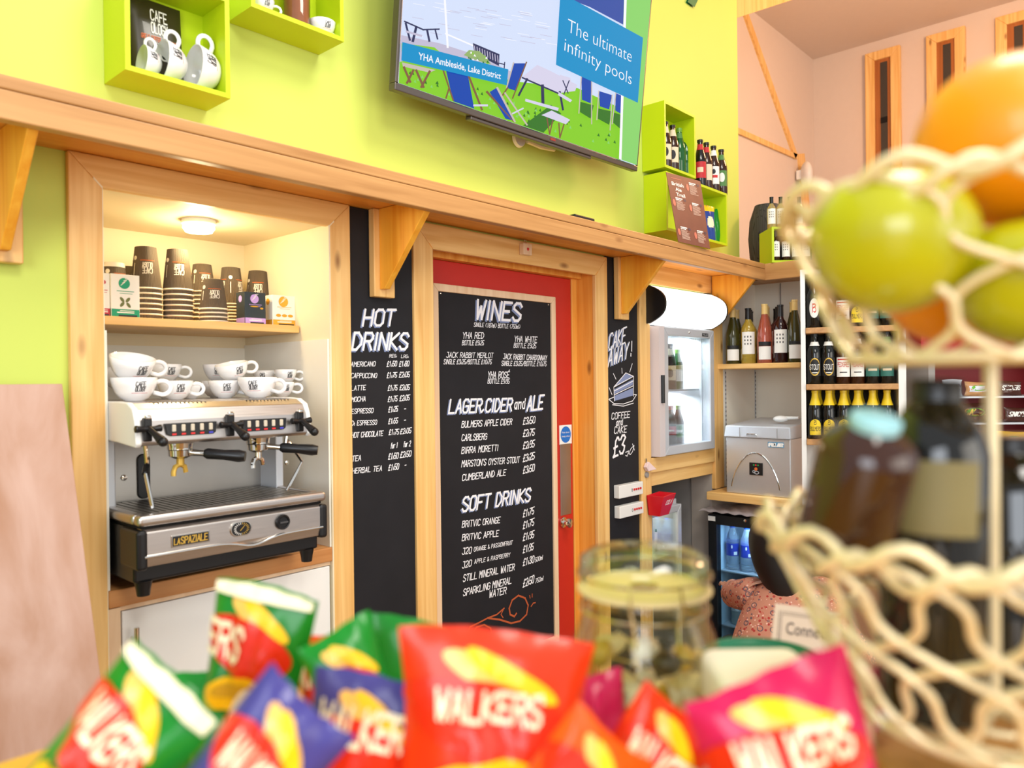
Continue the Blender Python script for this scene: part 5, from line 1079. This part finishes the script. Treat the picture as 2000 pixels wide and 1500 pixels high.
for k, px in enumerate((1431, 1459, 1486, 1512)):
    for dpt in range(2):
        p = at(px+dpt*2, 1100, X=CX+.12+dpt*.09); p.y = max(p.y, cy0+.07); p.z = w1; stand('water', p, '%s water bottle from the left, %s row of the cooler' % (nth(k), ('front', 'rear')[dpt]), 'water bottles in the black cooler')
for k, px in enumerate((1440, 1463, 1488)):
    p = at(px, 1180, X=CX+.12); p.z = w2; stand(('diet', 'pepsi', 'pepsi')[k], p, nth(k)+' fizzy drink bottle from the left in the cooler', 'fizzy drinks in the black cooler')
rr = random.Random(5); ph = [rr.uniform(0, 6) for _ in range(4)]
y0_, y1_ = at(1376, 995, X=CX).y, cy0+.12
sf = lambda u, v: Vector((CX-.03+v*.25, y0_+.02+(y1_-y0_-.02)*u, ctz+.008+.010*(1+math.sin(7*u+ph[0]))*(.5+.5*math.sin(5*v+ph[1]))+.006*math.sin(17*u+9*v)**2))
m = MB(); m.surf(sf, 30, 14); m.surf(lambda u, v: sf(u, v)+Vector((0, 0, .0015)), 30, 14, flip=True); t = m.build('plastic_sheet', pbr('plastic_sheet', (214, 206, 212), .25, trans=.3), smooth='all'); tag(t, 'crumpled clear plastic sheet lying on the black cooler', 'plastic sheet')
# ---------------------------------------------------------------- snack rack
RD = 3.45
def rk(px, py, d=RD): return pf(px, py, d)
ra, rb = rk(1815, 900), rk(2090, 900); rx = (rb-ra); rx.z = 0; rx.normalize(); ry = Vector((-rx.y, rx.x, 0)); ro = Vector((ra.x, ra.y, 0)); RW = (rb-ra).length
def rl(u, w, z): return ro+rx*u+ry*w+Vector((0, 0, z))
def rbox(m, u0, u1, w0, w1, z0, z1, mi=0): return m.hexa([rl(u0,w0,z0),rl(u1,w0,z0),rl(u1,w1,z0),rl(u0,w1,z0),rl(u0,w0,z1),rl(u1,w0,z1),rl(u1,w1,z1),rl(u0,w1,z1)], mi)
rk_ = thing('snack_rack', 'dark red snack rack with chocolate bars at right behind the fruit', 'rack', rl(RW/2, .2, 0))
RACKR = pbr('rack_red', (130, 22, 26), .5)
m = MB(); rbox(m, 0, RW, .24, .26, .1, 1.78); m.build('back_panel', RACKR, rk_)
rbox(MB(), 0, RW, .06, .26, 1.60, 1.74).build('header_panel', pbr('header_red', (170, 30, 34), .5), rk_)
for u in (0, RW-.03): rbox(MB(), u, u+.03, .0, .239, .1, 1.59).build('side_frame', GREY, rk_)
SZ = [pf(1930, y, RD).z for y in (773, 825, 883, 1004)]
for z in SZ: rbox(MB(), .031, RW-.031, .0, .239, z-.010, z-.002).build('wire_tray', SILVER, rk_)
BAR = {k: pbr('bar_'+k, c, .35, coat=.3) for k, c in dict(white=(216, 224, 234), brown=(74, 34, 20), orange=(232, 104, 20), yellow=(240, 196, 30), tan=(190, 140, 90)).items()}
PGREEN = pbr('price_green', (110, 180, 50), .5)
for px0, px1, zi, hh, kc, oval, lab in ((1852, 1892, 0, .075, 'white', False, 'blue and white bar packet on the top tray'), (1896, 1956, 0, .065, 'tan', True, 'brown bar packet with green oval on the top tray'), (1962, 2010, 0, .065, 'brown', False, 'dark bar packet at right end of the top tray'),
    (1884, 1952, 1, .085, 'brown', True, 'gold lettered brown bar with green oval on the middle tray'), (1974, 2030, 1, .065, 'brown', False, 'nut bar at right end of the middle tray'), (1888, 1955, 2, .095, 'orange', True, 'orange packet with green oval on the low tray'), (1958, 2025, 2, .09, 'yellow', True, 'yellow packet with green oval on the low tray')):
    u0, u1 = (pf(px0, 800, RD)-ra).dot(rx), (pf(px1, 800, RD)-ra).dot(rx); c = rl((u0+u1)/2, .05, SZ[zi]-.001)
    pr = [(gridpoly(lambda u, v: .3 < v < .75 and .05 < u < .95, 10, 10), BAR['white'] if kc != 'brown' else BAR['tan'])]
    if kc == 'brown': pr = [(text_polys('GALAXY' if zi == 1 and oval else 'SNICKERS', .1, .4, .8, .3, .2, .14, .1), PRINTW if not oval else GOLD)]
    if kc == 'white': pr = [(text_polys('MILKY', .1, .4, .8, .3, .2, .16, .1), FO['navy'])]
    if oval: pr.append((disc(.45, .55, .28, .22), PGREEN))
    pack('chocolate_bar', lab, 'chocolate bar', c, rx, Vector((0, 0, 1)), -ry, u1-u0, hh, .016, [BAR[kc], BAR[kc]], pr, 'bars on the snack rack', seedv=px0)
p = pf(1942, 1000, RD-.0); p = rl((p-ra).dot(rx), .10, SZ[3]-.0015)
tb = thing('plastic_tub', 'white plastic tub with orange print on the lowest rack tray', 'tub', p)
MB().lathe([(0, 0), (.09, 0), (.125, .24), (.13, .245), (.122, .24), (.088, .01), (0, .01)], 32, p).build('tub_wall', WHITE, tb, smooth=True)
f_ = math.atan2(-FW.y, -FW.x); m = MB(); m.lathe([(.104, .10), (.121, .20)], 16, p, a0=f_-.7, a1=f_+.7); m.build('label', ORANGE, tb)
# ---------------------------------------------------------------- person crouching at the cooler
P0_ = pf(1548, 745, 2.98); P0_.z = 0
def lp_(u, w, z): return P0_+gx*u+gy*w+Vector((0, 0, z))
def skin(name, mat, parent, chains, lv=2):
    me = bpy.data.meshes.new(name); vs_ = []; es = []; rs = []; idx = {}
    for ch in chains:
        prev = None
        for (q, r) in ch:
            k = tuple(round(c, 4) for c in q)
            if k not in idx: idx[k] = len(vs_); vs_.append(lp_(*q)-parent.location); rs.append(r)
            if prev is not None: es.append((prev, idx[k]))
            prev = idx[k]
    me.from_pydata(vs_, es, []); o = bpy.data.objects.new(name, me); COL.objects.link(o); o.parent = parent
    s_ = o.modifiers.new('skin', 'SKIN')
    for k, r in enumerate(rs): me.skin_vertices[0].data[k].radius = (r, r) if not isinstance(r, tuple) else r
    me.skin_vertices[0].data[0].use_root = True
    s_.use_smooth_shade = True; b_ = o.modifiers.new('sub', 'SUBSURF'); b_.levels = lv; b_.render_levels = lv
    me.materials.append(mat); return o
pe = thing('person', 'crouching person with dark hair in a pink floral blouse, back turned at the cooler', 'person', lp_(0, 0, 0))
SKIN = pbr('skin', (204, 150, 122), .5); HAIR = pbr('dark_hair', (22, 18, 18), .5)
FLO = pbr('floral_blouse', (214, 152, 128), .8); nt = FLO.node_tree; N = nt.nodes.new; L = nt.links.new; tc = N('ShaderNodeTexCoord'); b_ = nt.nodes['Principled BSDF']
def layer(prev, scale, lo, hi, col, dist=None):
    v = N('ShaderNodeTexVoronoi'); v.inputs['Scale'].default_value = scale; L(tc.outputs['Object'], v.inputs['Vector'])
    r = N('ShaderNodeValToRGB'); e = r.color_ramp.elements; e[0].position = lo-.02; e[0].color = (0,0,0,1); e[1].position = hi+.02; e[1].color = (0,0,0,1)
    a = e.new(lo); a.color = (1,1,1,1); c = e.new(hi); c.color = (1,1,1,1); L(v.outputs['Distance'], r.inputs[0])
    mx = N('ShaderNodeMix'); mx.data_type = 'RGBA'; L(r.outputs[0], mx.inputs['Factor']); mx.inputs['B'].default_value = lin(col)
    if prev is None: mx.inputs['A'].default_value = lin((190, 128, 104))
    else: L(prev, mx.inputs['A'])
    return mx.outputs['Result']
c_ = layer(None, 48, .05, .24, (170, 56, 50)); c_ = layer(c_, 26, .22, .30, (104, 84, 90)); c_ = layer(c_, 30, .06, .12, (112, 86, 92)); c_ = layer(c_, 60, .0, .2, (226, 178, 160)); c_ = layer(c_, 33, .12, .18, (190, 90, 76)); L(c_, b_.inputs['Base Color'])
TRS = pbr('dark_trousers', (40, 42, 52), .8)
skin('body', SKIN, pe, [[((0,-.06,.34),.10), ((0,.0,.50),.10), ((0,.05,.64),.075), ((0,.07,.72),.05), ((0,.08,.78),.05), ((-.03,.10,.87),.085), ((-.03,.10,.93),.07)],
    [((0,.05,.64),.075), ((-.15,.07,.645),.04), ((-.175,.19,.60),.042), ((-.165,.32,.57),.038), ((-.12,.44,.565),.032), ((-.10,.48,.57),.030)], [((0,.05,.64),.075), ((.15,.07,.645),.04), ((.175,.19,.60),.042), ((.165,.32,.57),.038), ((.13,.44,.565),.032), ((.11,.48,.57),.030)]])
for sx in (-1, 1):
    for k in range(5):
        a = lp_(sx*.115+(k-2)*.016, .49, .565); MB().tube([a, a+gy*.03+Vector((0, 0, -.004)), a+gy*.05+Vector((0, 0, -.016))], [.009, .008, .006], 8).build('finger', SKIN, pe, smooth=True)
skin('blouse', FLO, pe, [[((0,-.10,.24),(.30,.20)), ((0,-.06,.38),(.33,.19)), ((0,.0,.52),(.26,.16)), ((0,.04,.635),(.19,.12)), ((.005,.06,.70),(.10,.08)), ((.01,.07,.73),(.06,.06))]])
for s_x in (-1, 1): skin('sleeve', FLO, pe, [[((s_x*.11,.05,.64),.085), ((s_x*.155,.10,.625),.072), ((s_x*.175,.19,.60),.062), ((s_x*.165,.30,.575),.062)]])
skin('hair', HAIR, pe, [[((-.03,.085,.965),.06), ((-.03,.07,.915),.125), ((-.035,.06,.84),.135), ((-.045,.025,.76),.115), ((-.05,-.01,.69),.08), ((-.055,-.03,.62),.03)]])
skin('trousers', TRS, pe, [[((0,-.10,.22),.15), ((-.11,.0,.24),.105), ((-.17,.28,.40),.075), ((-.14,.12,.22),.06), ((-.12,.02,.08),.05)], [((0,-.10,.22),.15), ((.11,.0,.24),.105), ((.17,.28,.40),.075), ((.14,.12,.22),.06), ((.12,.02,.08),.05)]])
for s in (-1, 1): m = MB(); m.ball((0,0,0), 1, 14, 10); m.v = [lp_(s*.12, .06, .045)+gx*v.x*.045+gy*v.y*.12+Vector((0, 0, v.z*.044)) for v in m.v]; m.build('shoe', BLACK, pe, smooth='all')
for s in (-1, 1): m = MB(); m.ball(lp_(-.03+s*.085, .11, .87), .02, 10, 8, sc=(.5, 1, 1.4)); m.build('ear', SKIN, pe, smooth='all')
# ---------------------------------------------------------------- service counter in front of the camera
CT = 1.15
A = at(-260, 1552, Z=CT); B = at(166, 1437, Z=CT); C_ = at(215, 1330, Z=CT); Dp = at(2300, 1330, Z=CT)
E1 = C_*0+Vector((B.x, B.y, CT)); nb_ = [Vector((-1.1, A.y, CT)), B, C_, Dp, Dp-gy*.95, Vector((-1.1, -.62, CT))]
CTW = wood('counter_wood', (196, 140, 34), (222, 172, 60), 0, .35)
ctr = thing('service_counter', 'yellow pine service counter carrying the crisps at the front', 'counter', (0, .2, 0))
MB().prism([q-Vector((0, 0, .04)) for q in nb_], (0, 0, .0395)).build('counter_top', CTW, ctr)
cen = sum(nb_, Vector())/6; MB().prism([Vector((cen.x+(q.x-cen.x)*.85, cen.y+(q.y-cen.y)*.85, 0)) for q in nb_], (0, 0, CT-.0405)).build('counter_front', PALEPINEZ, ctr)
# crisp packets
FO['glow'] = pbr('crisp_foil_glow', (244, 190, 90), .28, coat=.35)
ELL = lambda cu, cv, ru, rv, ro=0: (lambda u, v: (((u-cu)*math.cos(ro)+(v-cv)*math.sin(ro))/ru)**2+((-(u-cu)*math.sin(ro)+(v-cv)*math.cos(ro))/rv)**2 < 1)
def ellp(cu, cv, ru, rv, ro=0): return fine(disc(cu, cv, ru, rv, 36, ro), .05, (0, 1))
def crisps(label, px, py, d, wpx, hpx, roll, body, text=('WALKERS', .16, .72, .64, .11), yaw=0, band=None, plain=False, back='white', tk=.02, pitch=0):
    k = d/1488; r = R_(roll); Z = Vector((0, 0, 1))
    ax = (gx*math.cos(r)-Z*math.sin(r)); up = (Z*math.cos(r)+gx*math.sin(r)); n = -gy
    Ry = Matrix.Rotation(R_(yaw), 3, up); ax = Ry @ ax; n = Ry @ n
    Rp = Matrix.Rotation(R_(pitch), 3, ax); up = Rp @ up; n = Rp @ n
    c = pf(px, py, d)-up*(hpx*k/2)
    pr = []
    if not plain:
        pr.append((ellp(.52, .865, .30, .05, -.22), FO['glow'])); pr.append((ellp(.60, .87, .26, .038, -.30), FO['yellow']))
        pr.append((ellp(.46, .73, .47, .125, -.10), FO['disc']))
        pr.append((ellp(.46, .52, .34, .085, .1), FO['yellow'])); pr.append((ellp(.42, .535, .2, .04, .1), FO['gold']))
        pr.append((ellp(.55, .40, .17, .12, 1.0), FO['cream']))
        if text: pr.append((fine(text_polys(text[0], text[1], text[2], text[3], text[4], .12, .20, .1, -.02), .04, (0, 1)), FO['cream']))
    if band: pr.append((fine(rect(.02, .98, .945, .995), .05, (0, 1)), FO[band]))
    return pack('crisp_packet', label, 'crisp packet', c, ax, up, n, wpx*k, hpx*k, tk, [FO[body], FO[back]], pr, 'crisp packets on the counter', seedv=int(px+py))
crisps('large red crisp packet standing upright in the middle of the counter', 955, 1508, .50, 378, 545, 4, 'red', ('WALKERS', .19, .735, .57, .092), tk=.024)
crisps('green crisp packet tipped sideways at far left of the counter', 165, 1545, .46, 262, 545, 38, 'green', yaw=-18, tk=.026, pitch=-6, band='cream')
crisps('green crisp packet standing in front of the white cabinet door', 492, 1345, .62, 215, 400, 10, 'green', ('ERS', .03, .68, .40, .14), yaw=-10, tk=.024, band='cream')
crisps('plain green packet back lying behind the blue packet', 430, 1440, .66, 240, 250, -3, 'green', plain=True)
crisps('blue crisp packet with its corner up at lower left of the counter', 430, 1583, .44, 225, 560, 41, 'blue', ('WALKERS', .16, .70, .66, .11), tk=.026)
crisps('blue and red crisp packet leaning on the large red packet', 700, 1566, .52, 255, 490, 10, 'blue', ('WALKERS', .10, .78, .80, .12))
crisps('small orange topped crisp packet peeping behind the blue one', 668, 1390, .66, 150, 310, -12, 'orange', ('WALKERS', .1, .74, .85, .14), band='orange')
crisps('green crisp packet with raised corner behind the large red packet', 782, 1424, .62, 235, 420, 14, 'green', plain=True)
crisps('bright green crisp packet edge left of the large red packet', 722, 1438, .56, 150, 440, -18, 'green', None, yaw=25, tk=.03)
crisps('orange red crisp packet corner right of the large red packet', 1062, 1606, .455, 200, 450, 40, 'orange', None, tk=.024)
crisps('magenta crisp packet seen between the glass jar and red packet', 1168, 1452, .57, 130, 280, -6, 'magenta', None, plain=True)
crisps('red and yellow crisp packet leaning in front of the glass jar', 1216, 1566, .49, 195, 440, 35, 'red', ('WALKERS', .12, .70, .74, .13))
crisps('large magenta crisp packet leaning left at the right of the counter', 1572, 1568, .42, 345, 530, -17, 'magenta', ('WALKERS', .16, .72, .66, .12), tk=.028)
crisps('crimson crisp packet end beside the basket', 1640, 1420, .50, 130, 280, 20, 'magenta', plain=True)
# cream tub, green bowl, striped tube
q = pf(1488, 1396, .55); hgt = .036
t = thing('cream_tub', 'cream rounded tub behind the large magenta crisp packet', 'tub', Vector((q.x, q.y, CT)))
def rr_(z, s=1): return [Vector((q.x, q.y, z))+gx*(x*s)+gy*(y*s) for x, y in [(sx*.026+.011*math.cos(a)*1, sy*.026+.011*math.sin(a)) for sx, sy, a0 in ((1,1,0),(-1,1,90),(-1,-1,180),(1,-1,270)) for a in [R_(a0+30*i) for i in range(4)]]]
CREAM2 = pbr('cream_tub', (252, 246, 222), .45)
MB().prism(rr_(CT+.0005), (0, 0, q.z-CT)).build('tub_body', CREAM2, t, bevel=.002); MB().prism(rr_(q.z+.001, 1.0), (0, 0, hgt)).build('tub_lid', CREAM2, t, bevel=.008, seg=4)
q = pf(1490, 1284, .70)
t = MB().lathe([(0, CT+.0005), (.03, CT+.0005), (.034, CT+.004), (.054, q.z), (.056, q.z), (.051, q.z-.004), (.03, CT+.008), (0, CT+.008)], 36, (q.x, q.y, 0)).build('green_bowl', pbr('bowl_green', (30, 120, 84), .35), smooth=True); tag(t, 'green bowl with thin rim behind the cream tub', 'bowl')
q = pf(1732, 1420, .52)
tb = thing('striped_cup', 'white cup with grey stripes beside the large magenta packet', 'cup', Vector((q.x, q.y, CT)))
zt_ = q.z+.026; MB().lathe([(0, CT+.0005), (.013, CT+.0005), (.019, zt_-.006), (.017, zt_), (0, zt_+.002)], 28, (q.x, q.y, 0)).build('cup_wall', WHITE, tb, smooth=True)
m = MB()
for z in (zt_-.022, zt_-.036): m.lathe([(.0178-(zt_-z)*.03+.001, z-.003), (.0182-(zt_-z)*.03+.001, z+.003)], 28, (q.x, q.y, 0))
m.build('stripe', pbr('stripe_grey', (160, 168, 190), .5), tb, smooth=True)
# connection card
tl_, tr_, bl_, br_ = pf(1514, 1178, .98), pf(1649, 1200, .96), pf(1504, 1273, .93), pf(1642, 1295, .91)
tr_ = tl_+(br_-bl_)*.97
cd = thing('notice_card', 'white notice card with Connect printed on it behind the wire basket', 'card', bl_)
n_ = (br_-bl_).cross(tl_-bl_).normalized(); n_ = n_ if n_.dot(gy) < 0 else -n_
low = CT+.001; fb = bl_+(bl_-tl_)*((bl_.z-low)/(tl_.z-bl_.z)); fr_ = br_+(br_-tr_)*((br_.z-low)/(tr_.z-br_.z))
MB().prism([fb, fr_, tr_, tl_], n_*-.0015).build('card_face', pbr('card_paper', (186, 166, 150), .8), cd)
fc = lambda u, v: bl_+(br_-bl_)*u+(tl_-bl_)*v+n_*.0008
m = MB(); vs_, fs = fit_font('Connect', .20, .40, .62, .24); m.add([fc(*p) for p in vs_], fs, 0)
for a, b in (((.10, -.3), (.08, .84)), ((.08, .84), (.96, .84)), ((.13, -.3), (.115, .79)), ((.115, .79), (.96, .79))): m.polys(ribbon([a, b], .008), fc, 0)
m.build('lettering', pbr('card_ink', (62, 52, 48), .7), cd)
# clip top jar of sweets
q = pf(1257, 1070, .62); JX, JY = q.x, q.y; zt = q.z
JG = pane('jar_glass', (252, 252, 242), .07)
jr = thing('clip_jar', 'glass clip top jar of wrapped sweets behind the crisps', 'jar', (JX, JY, CT))
MB().lathe([(.02, CT+.001), (.054, CT+.001), (.0605, CT+.012), (.0610, zt-.095), (.058, zt-.075), (.050, zt-.052), (.048, zt-.046), (.050, zt-.042), (.051, zt-.036), (.048, zt-.034), (.046, zt-.046), (.055, zt-.074), (.057, zt-.095), (.056, CT+.016), (.0, CT+.014)], 48, (JX, JY, 0)).build('jar_body', JG, jr, smooth='all')
MB().lathe([(0, zt-.030), (.047, zt-.032), (.0515, zt-.026), (.0520, zt-.012), (.0515, zt-.008), (.049, zt-.007), (.044, zt-.003), (.030, zt), (0, zt+.001)], 48, (JX, JY, 0)).build('glass_lid', pane('lid_glass', (246, 250, 226), .14), jr, smooth='all')
RB = pbr('rubber_seal', (222, 200, 150), .5); MB().lathe([(.0495, zt-.0345), (.054, zt-.0335), (.054, zt-.0315), (.0495, zt-.0305)], 40, (JX, JY, 0)).build('rubber_seal', RB, jr, smooth=True)
cw = lambda a, r, z: Vector((JX+r*math.cos(a), JY+r*math.sin(a), z)); fa = math.atan2(-FW.y, -FW.x)
WIREM = pbr('clip_wire', (206, 190, 150), .2, metal=1)
MB().tube([cw(2*math.pi*k/40, .0515, zt-.047) for k in range(40)], .0014, 6, closed=True).tube([cw(2*math.pi*k/40, .0535, zt-.020) for k in range(40)], .0012, 6, closed=True).build('clip_ring', WIREM, jr, smooth=True)
for da in (-.35, .35): MB().tube([cw(fa+da, .0535, zt-.018), cw(fa+da, .058, zt-.033), cw(fa+da*.9, .0545, zt-.05), cw(fa+da*.8, .06, zt-.062)], .0014, 6).build('clip_arm', WIREM, jr, smooth=True)
rn = random.Random(11); SW = [pbr('sweet_'+n, c, .35, coat=.3) for n, c in (('cream', (238, 226, 178)), ('gold', (214, 180, 70)), ('dark', (46, 40, 26)), ('olive', (110, 110, 40)), ('white', (236, 232, 220)))]
for k in range(46):
    lay_ = k//10; a = rn.uniform(0, 6.28); r = (rn.uniform(.024, .040) if k % 10 else 0.0); z = CT+.030+lay_*.025
    c = Vector((JX+r*math.cos(a), JY+r*math.sin(a), z+rn.uniform(-.004, .004))); mt = SW[rn.choice((0, 0, 0, 1, 2, 4, 4))]
    t = MB(); sc_v = (rn.uniform(.7, 1.2), rn.uniform(.7, 1.2), rn.uniform(.6, .9)); t.ball((0, 0, 0), .0125, 10, 8, sc=sc_v)
    Rm = Matrix.Rotation(rn.uniform(0, 3), 4, 'Z') @ Matrix.Rotation(rn.uniform(-.8, .8), 4, 'X'); wv = []
    for s in (-1, 1): t.prism([(s*.011, -.002, 0), (s*.020, -.008, .002), (s*.020, .008, -.002), (s*.011, .002, 0)], (0, 0, .0012))
    t.v = [Rm @ v for v in t.v]; o = t.build('wrapped_sweet', mt, smooth=True); o.location = c
    tag(o, '%s wrapped sweet in the clip top jar' % ('cream', 'gold', 'dark', 'olive', 'white')[SW.index(mt)], 'sweet', 'wrapped sweets in the clip jar')
# ---------------------------------------------------------------- wire fruit stand
SD = .46; S0 = pf(1935, 745, SD)
def sp(a, r, z): return Vector((S0.x+r*math.cos(a), S0.y+r*math.sin(a), z))
zR1, zB1, zR2, zB2 = pf(1935, 395, SD).z, pf(1935, 700, SD).z, pf(1935, 1030, SD).z, pf(1935, 1392, SD).z
WR = pbr('cream_wire', (232, 214, 170), .35, metal=.25, coat=.2)
fs_ = thing('fruit_stand', 'two tier cream wire basket of fruit and bottles at the right front', 'fruit stand', Vector((S0.x, S0.y, zB2-.03)))
def wire_bowl(name, R0, R1, zr, zb_, n, tw):
    m = MB(); prof = lambda t: (R0+(R1-R0)*(t**.95), zr+(zb_-zr)*(t**.95))
    for s in (1, -1):
        for k in range(n):
            P = []
            for i in range(22):
                t = i/21; r, z = prof(t); a = 2*math.pi*k/n+s*(tw*t+.10*math.sin(4*math.pi*t))
                P.append(sp(a, r+s*.0015, z))
            m.tube(P, .0026, 7)
    for j, (t, amp, rad) in enumerate(((0, .007, .0036), (.06, -.007, .0030), (1, 0, .0034))):
        r, z = prof(t); m.tube([sp(2*math.pi*i/120, r+amp*.5*math.cos(n*2*math.pi*i/120), z+amp*math.sin(n*2*math.pi*i/120)) for i in range(120)], rad, 7, closed=True)
    for q_ in (.45, .8): m.tube([sp(2*math.pi*i/90, R1*q_, zb_) for i in range(90)], .0026, 6, closed=True)
    for k in range(6): m.tube([sp(math.pi*k/3, .004, zb_), sp(math.pi*k/3, R1, zb_)], .0024, 6)
    return m.build(name, WR, fs_, smooth='all')
wire_bowl('upper_bowl', .117, .078, zR1, zB1, 11, 1.15)
wire_bowl('lower_bowl',   .131, .074, zR2, zB2, 15, 1.25)
MB().tube([sp(0, 0, zB2-.002), sp(0, 0, zB1)], .0042, 10).build('stem', WR, fs_, smooth=True)
for k in range(4): MB().tube([sp(math.pi*k/2+.4, .068, zB2), sp(math.pi*k/2+.4, .070, zB2-.015), sp(math.pi*k/2+.4, .070, zB2-.0295)], .004, 8).build('foot', WR, fs_, smooth=True)
zbx = zB2-.030
t = thing('cardboard_box', 'brown cardboard box under the wire fruit stand', 'box', Vector((S0.x, S0.y, CT))); KR = pbr('cardboard', (196, 146, 78), .75)
c = Vector((S0.x, S0.y, CT+.0005)); e = .095
MB().prism([c-gx*.068-gy*e, c+gx*e-gy*e, c+gx*e+gy*e, c-gx*.068+gy*e], (0, 0, zbx-CT-.001)).build('carton', KR, t)
MB().prism([c-gx*.02-gy*(e+.0006), c+gx*.02-gy*(e+.0006), c+gx*.02-gy*(e+.0001), c-gx*.02-gy*(e+.0001)], (0, 0, zbx-CT-.001)).build('tape', pbr('packing_tape', (214, 180, 120), .3), t)
SPX = lambda px, py, d: pf(px, py, d)
def fruit(name, c, r, mat, label, stalk=True):
    o = thing(name, label, name.replace('_', ' '), c-Vector((0, 0, r)))
    P = [(max(0, r*math.sin(math.pi*i/20)*(1.03 if name == 'apple' and i > 9 else 1)), -r*math.cos(math.pi*i/20)*.95-(.0 if i < 17 else r*.03*(i-16)**1.2*(1 if name == 'apple' else .2))) for i in range(21)]
    P[0] = (0, P[0][1]); P[-1] = (0, P[-1][1]); MB().lathe(P, 32, c).build('flesh', mat, o, smooth='all')
    if stalk: MB().tube([c+Vector((0, 0, P[-1][1]-.002)), c+Vector((.003, .001, P[-1][1]+.008))], .0012, 6).build('stalk', pbr('stalk', (90, 64, 30), .8) if 'stalk' not in bpy.data.materials else bpy.data.materials['stalk'], o)
APP = pbr('apple_green', (176, 174, 10), .28, coat=.4, noise=.12, nscale=9); ORA = pbr('orange_peel', (244, 148, 6), .38, coat=.2)
nt = ORA.node_tree; ns = nt.nodes.new('ShaderNodeTexNoise'); ns.inputs['Scale'].default_value = 420; bp = nt.nodes.new('ShaderNodeBump'); bp.inputs['Strength'].default_value = .15; tc = nt.nodes.new('ShaderNodeTexCoord'); nt.links.new(tc.outputs['Object'], ns.inputs['Vector']); nt.links.new(ns.outputs['Fac'], bp.inputs['Height']); nt.links.new(bp.outputs[0], nt.nodes['Principled BSDF'].inputs['Normal'])
fruit('apple', SPX(1742, 470, .42), .0420, APP, 'green apple at the left edge of the upper wire bowl')
fruit('orange', SPX(1975, 275, .432), .0500, ORA, 'orange on top of the heap in the upper wire bowl', False)
fruit('apple', SPX(2012, 548, .41), .0370, APP, 'green apple at the front under the topmost orange')
fruit('orange', SPX(1852, 560, .505), .0390, ORA, 'orange low at the back of the upper wire bowl', False)
fruit('apple', SPX(2105, 520, .47), .0390, APP, 'green apple at far right of the upper wire bowl')
# bottles lying in the lower bowl
def mini(label, foot, top, r, gl, lab, cap):
    a, b_ = foot, top; h = (b_-a).length; o = thing('drink_bottle', label, 'bottle', a); d = (b_-a).normalized()
    pr = [(0, 0), (.9, 0), (1, .02), (1, .78), (.86, .85), (.55, .92), (.46, .94), (.44, .99), (0, 1)]; Q = d.to_track_quat('Z', 'Y').to_matrix().to_4x4()
    MB().lathe([(x*r, y*h) for x, y in pr], 28, a, M=Q).build('glass_body', GL[gl], o, smooth=True)
    MB().lathe([(.50*r, .935*h), (.50*r, .99*h), (.46*r, 1.0*h), (0, 1.004*h)], 20, a, M=Q).build('cap', cap, o, smooth=True)
    if lab:
        v = Q.inverted() @ Vector((-a.x, -a.y, 0)).to_4d(); fa_ = math.atan2(v.y, v.x); MB().lathe([(r*1.01, .55*h), (r*1.01, .765*h)], 20, a, M=Q, a0=fa_-.85, a1=fa_+.85).build('label', lab, o, smooth=True)
PB = pbr('pale_blue_cap', (150, 200, 210), .4); LBC = pbr('label_sand', (128, 116, 72), .6)
zf = zB2+.0045
a = SPX(1812, 1100, .452); mini('dark bottle with sand coloured label standing in the lower wire bowl', Vector((a.x, a.y, zf)), Vector((a.x, a.y, zf))+Vector((.006, -.004, pf(1812, 742, .452).z-zf)), .0290, 'black', LBC, BLACK)
a = SPX(1640, 1080, .44); b_ = SPX(1712, 815, .405); mini('amber bottle with pale blue cap tilted in the lower wire bowl', a, b_, .026, 'amber', None, PB)
a = SPX(1975, 1100, .50); mini('dark green bottle at the right of the lower wire bowl', Vector((a.x, a.y, zf)), Vector((a.x, a.y, pf(1975, 850, .50).z)), .035, 'black', None, BLACK)
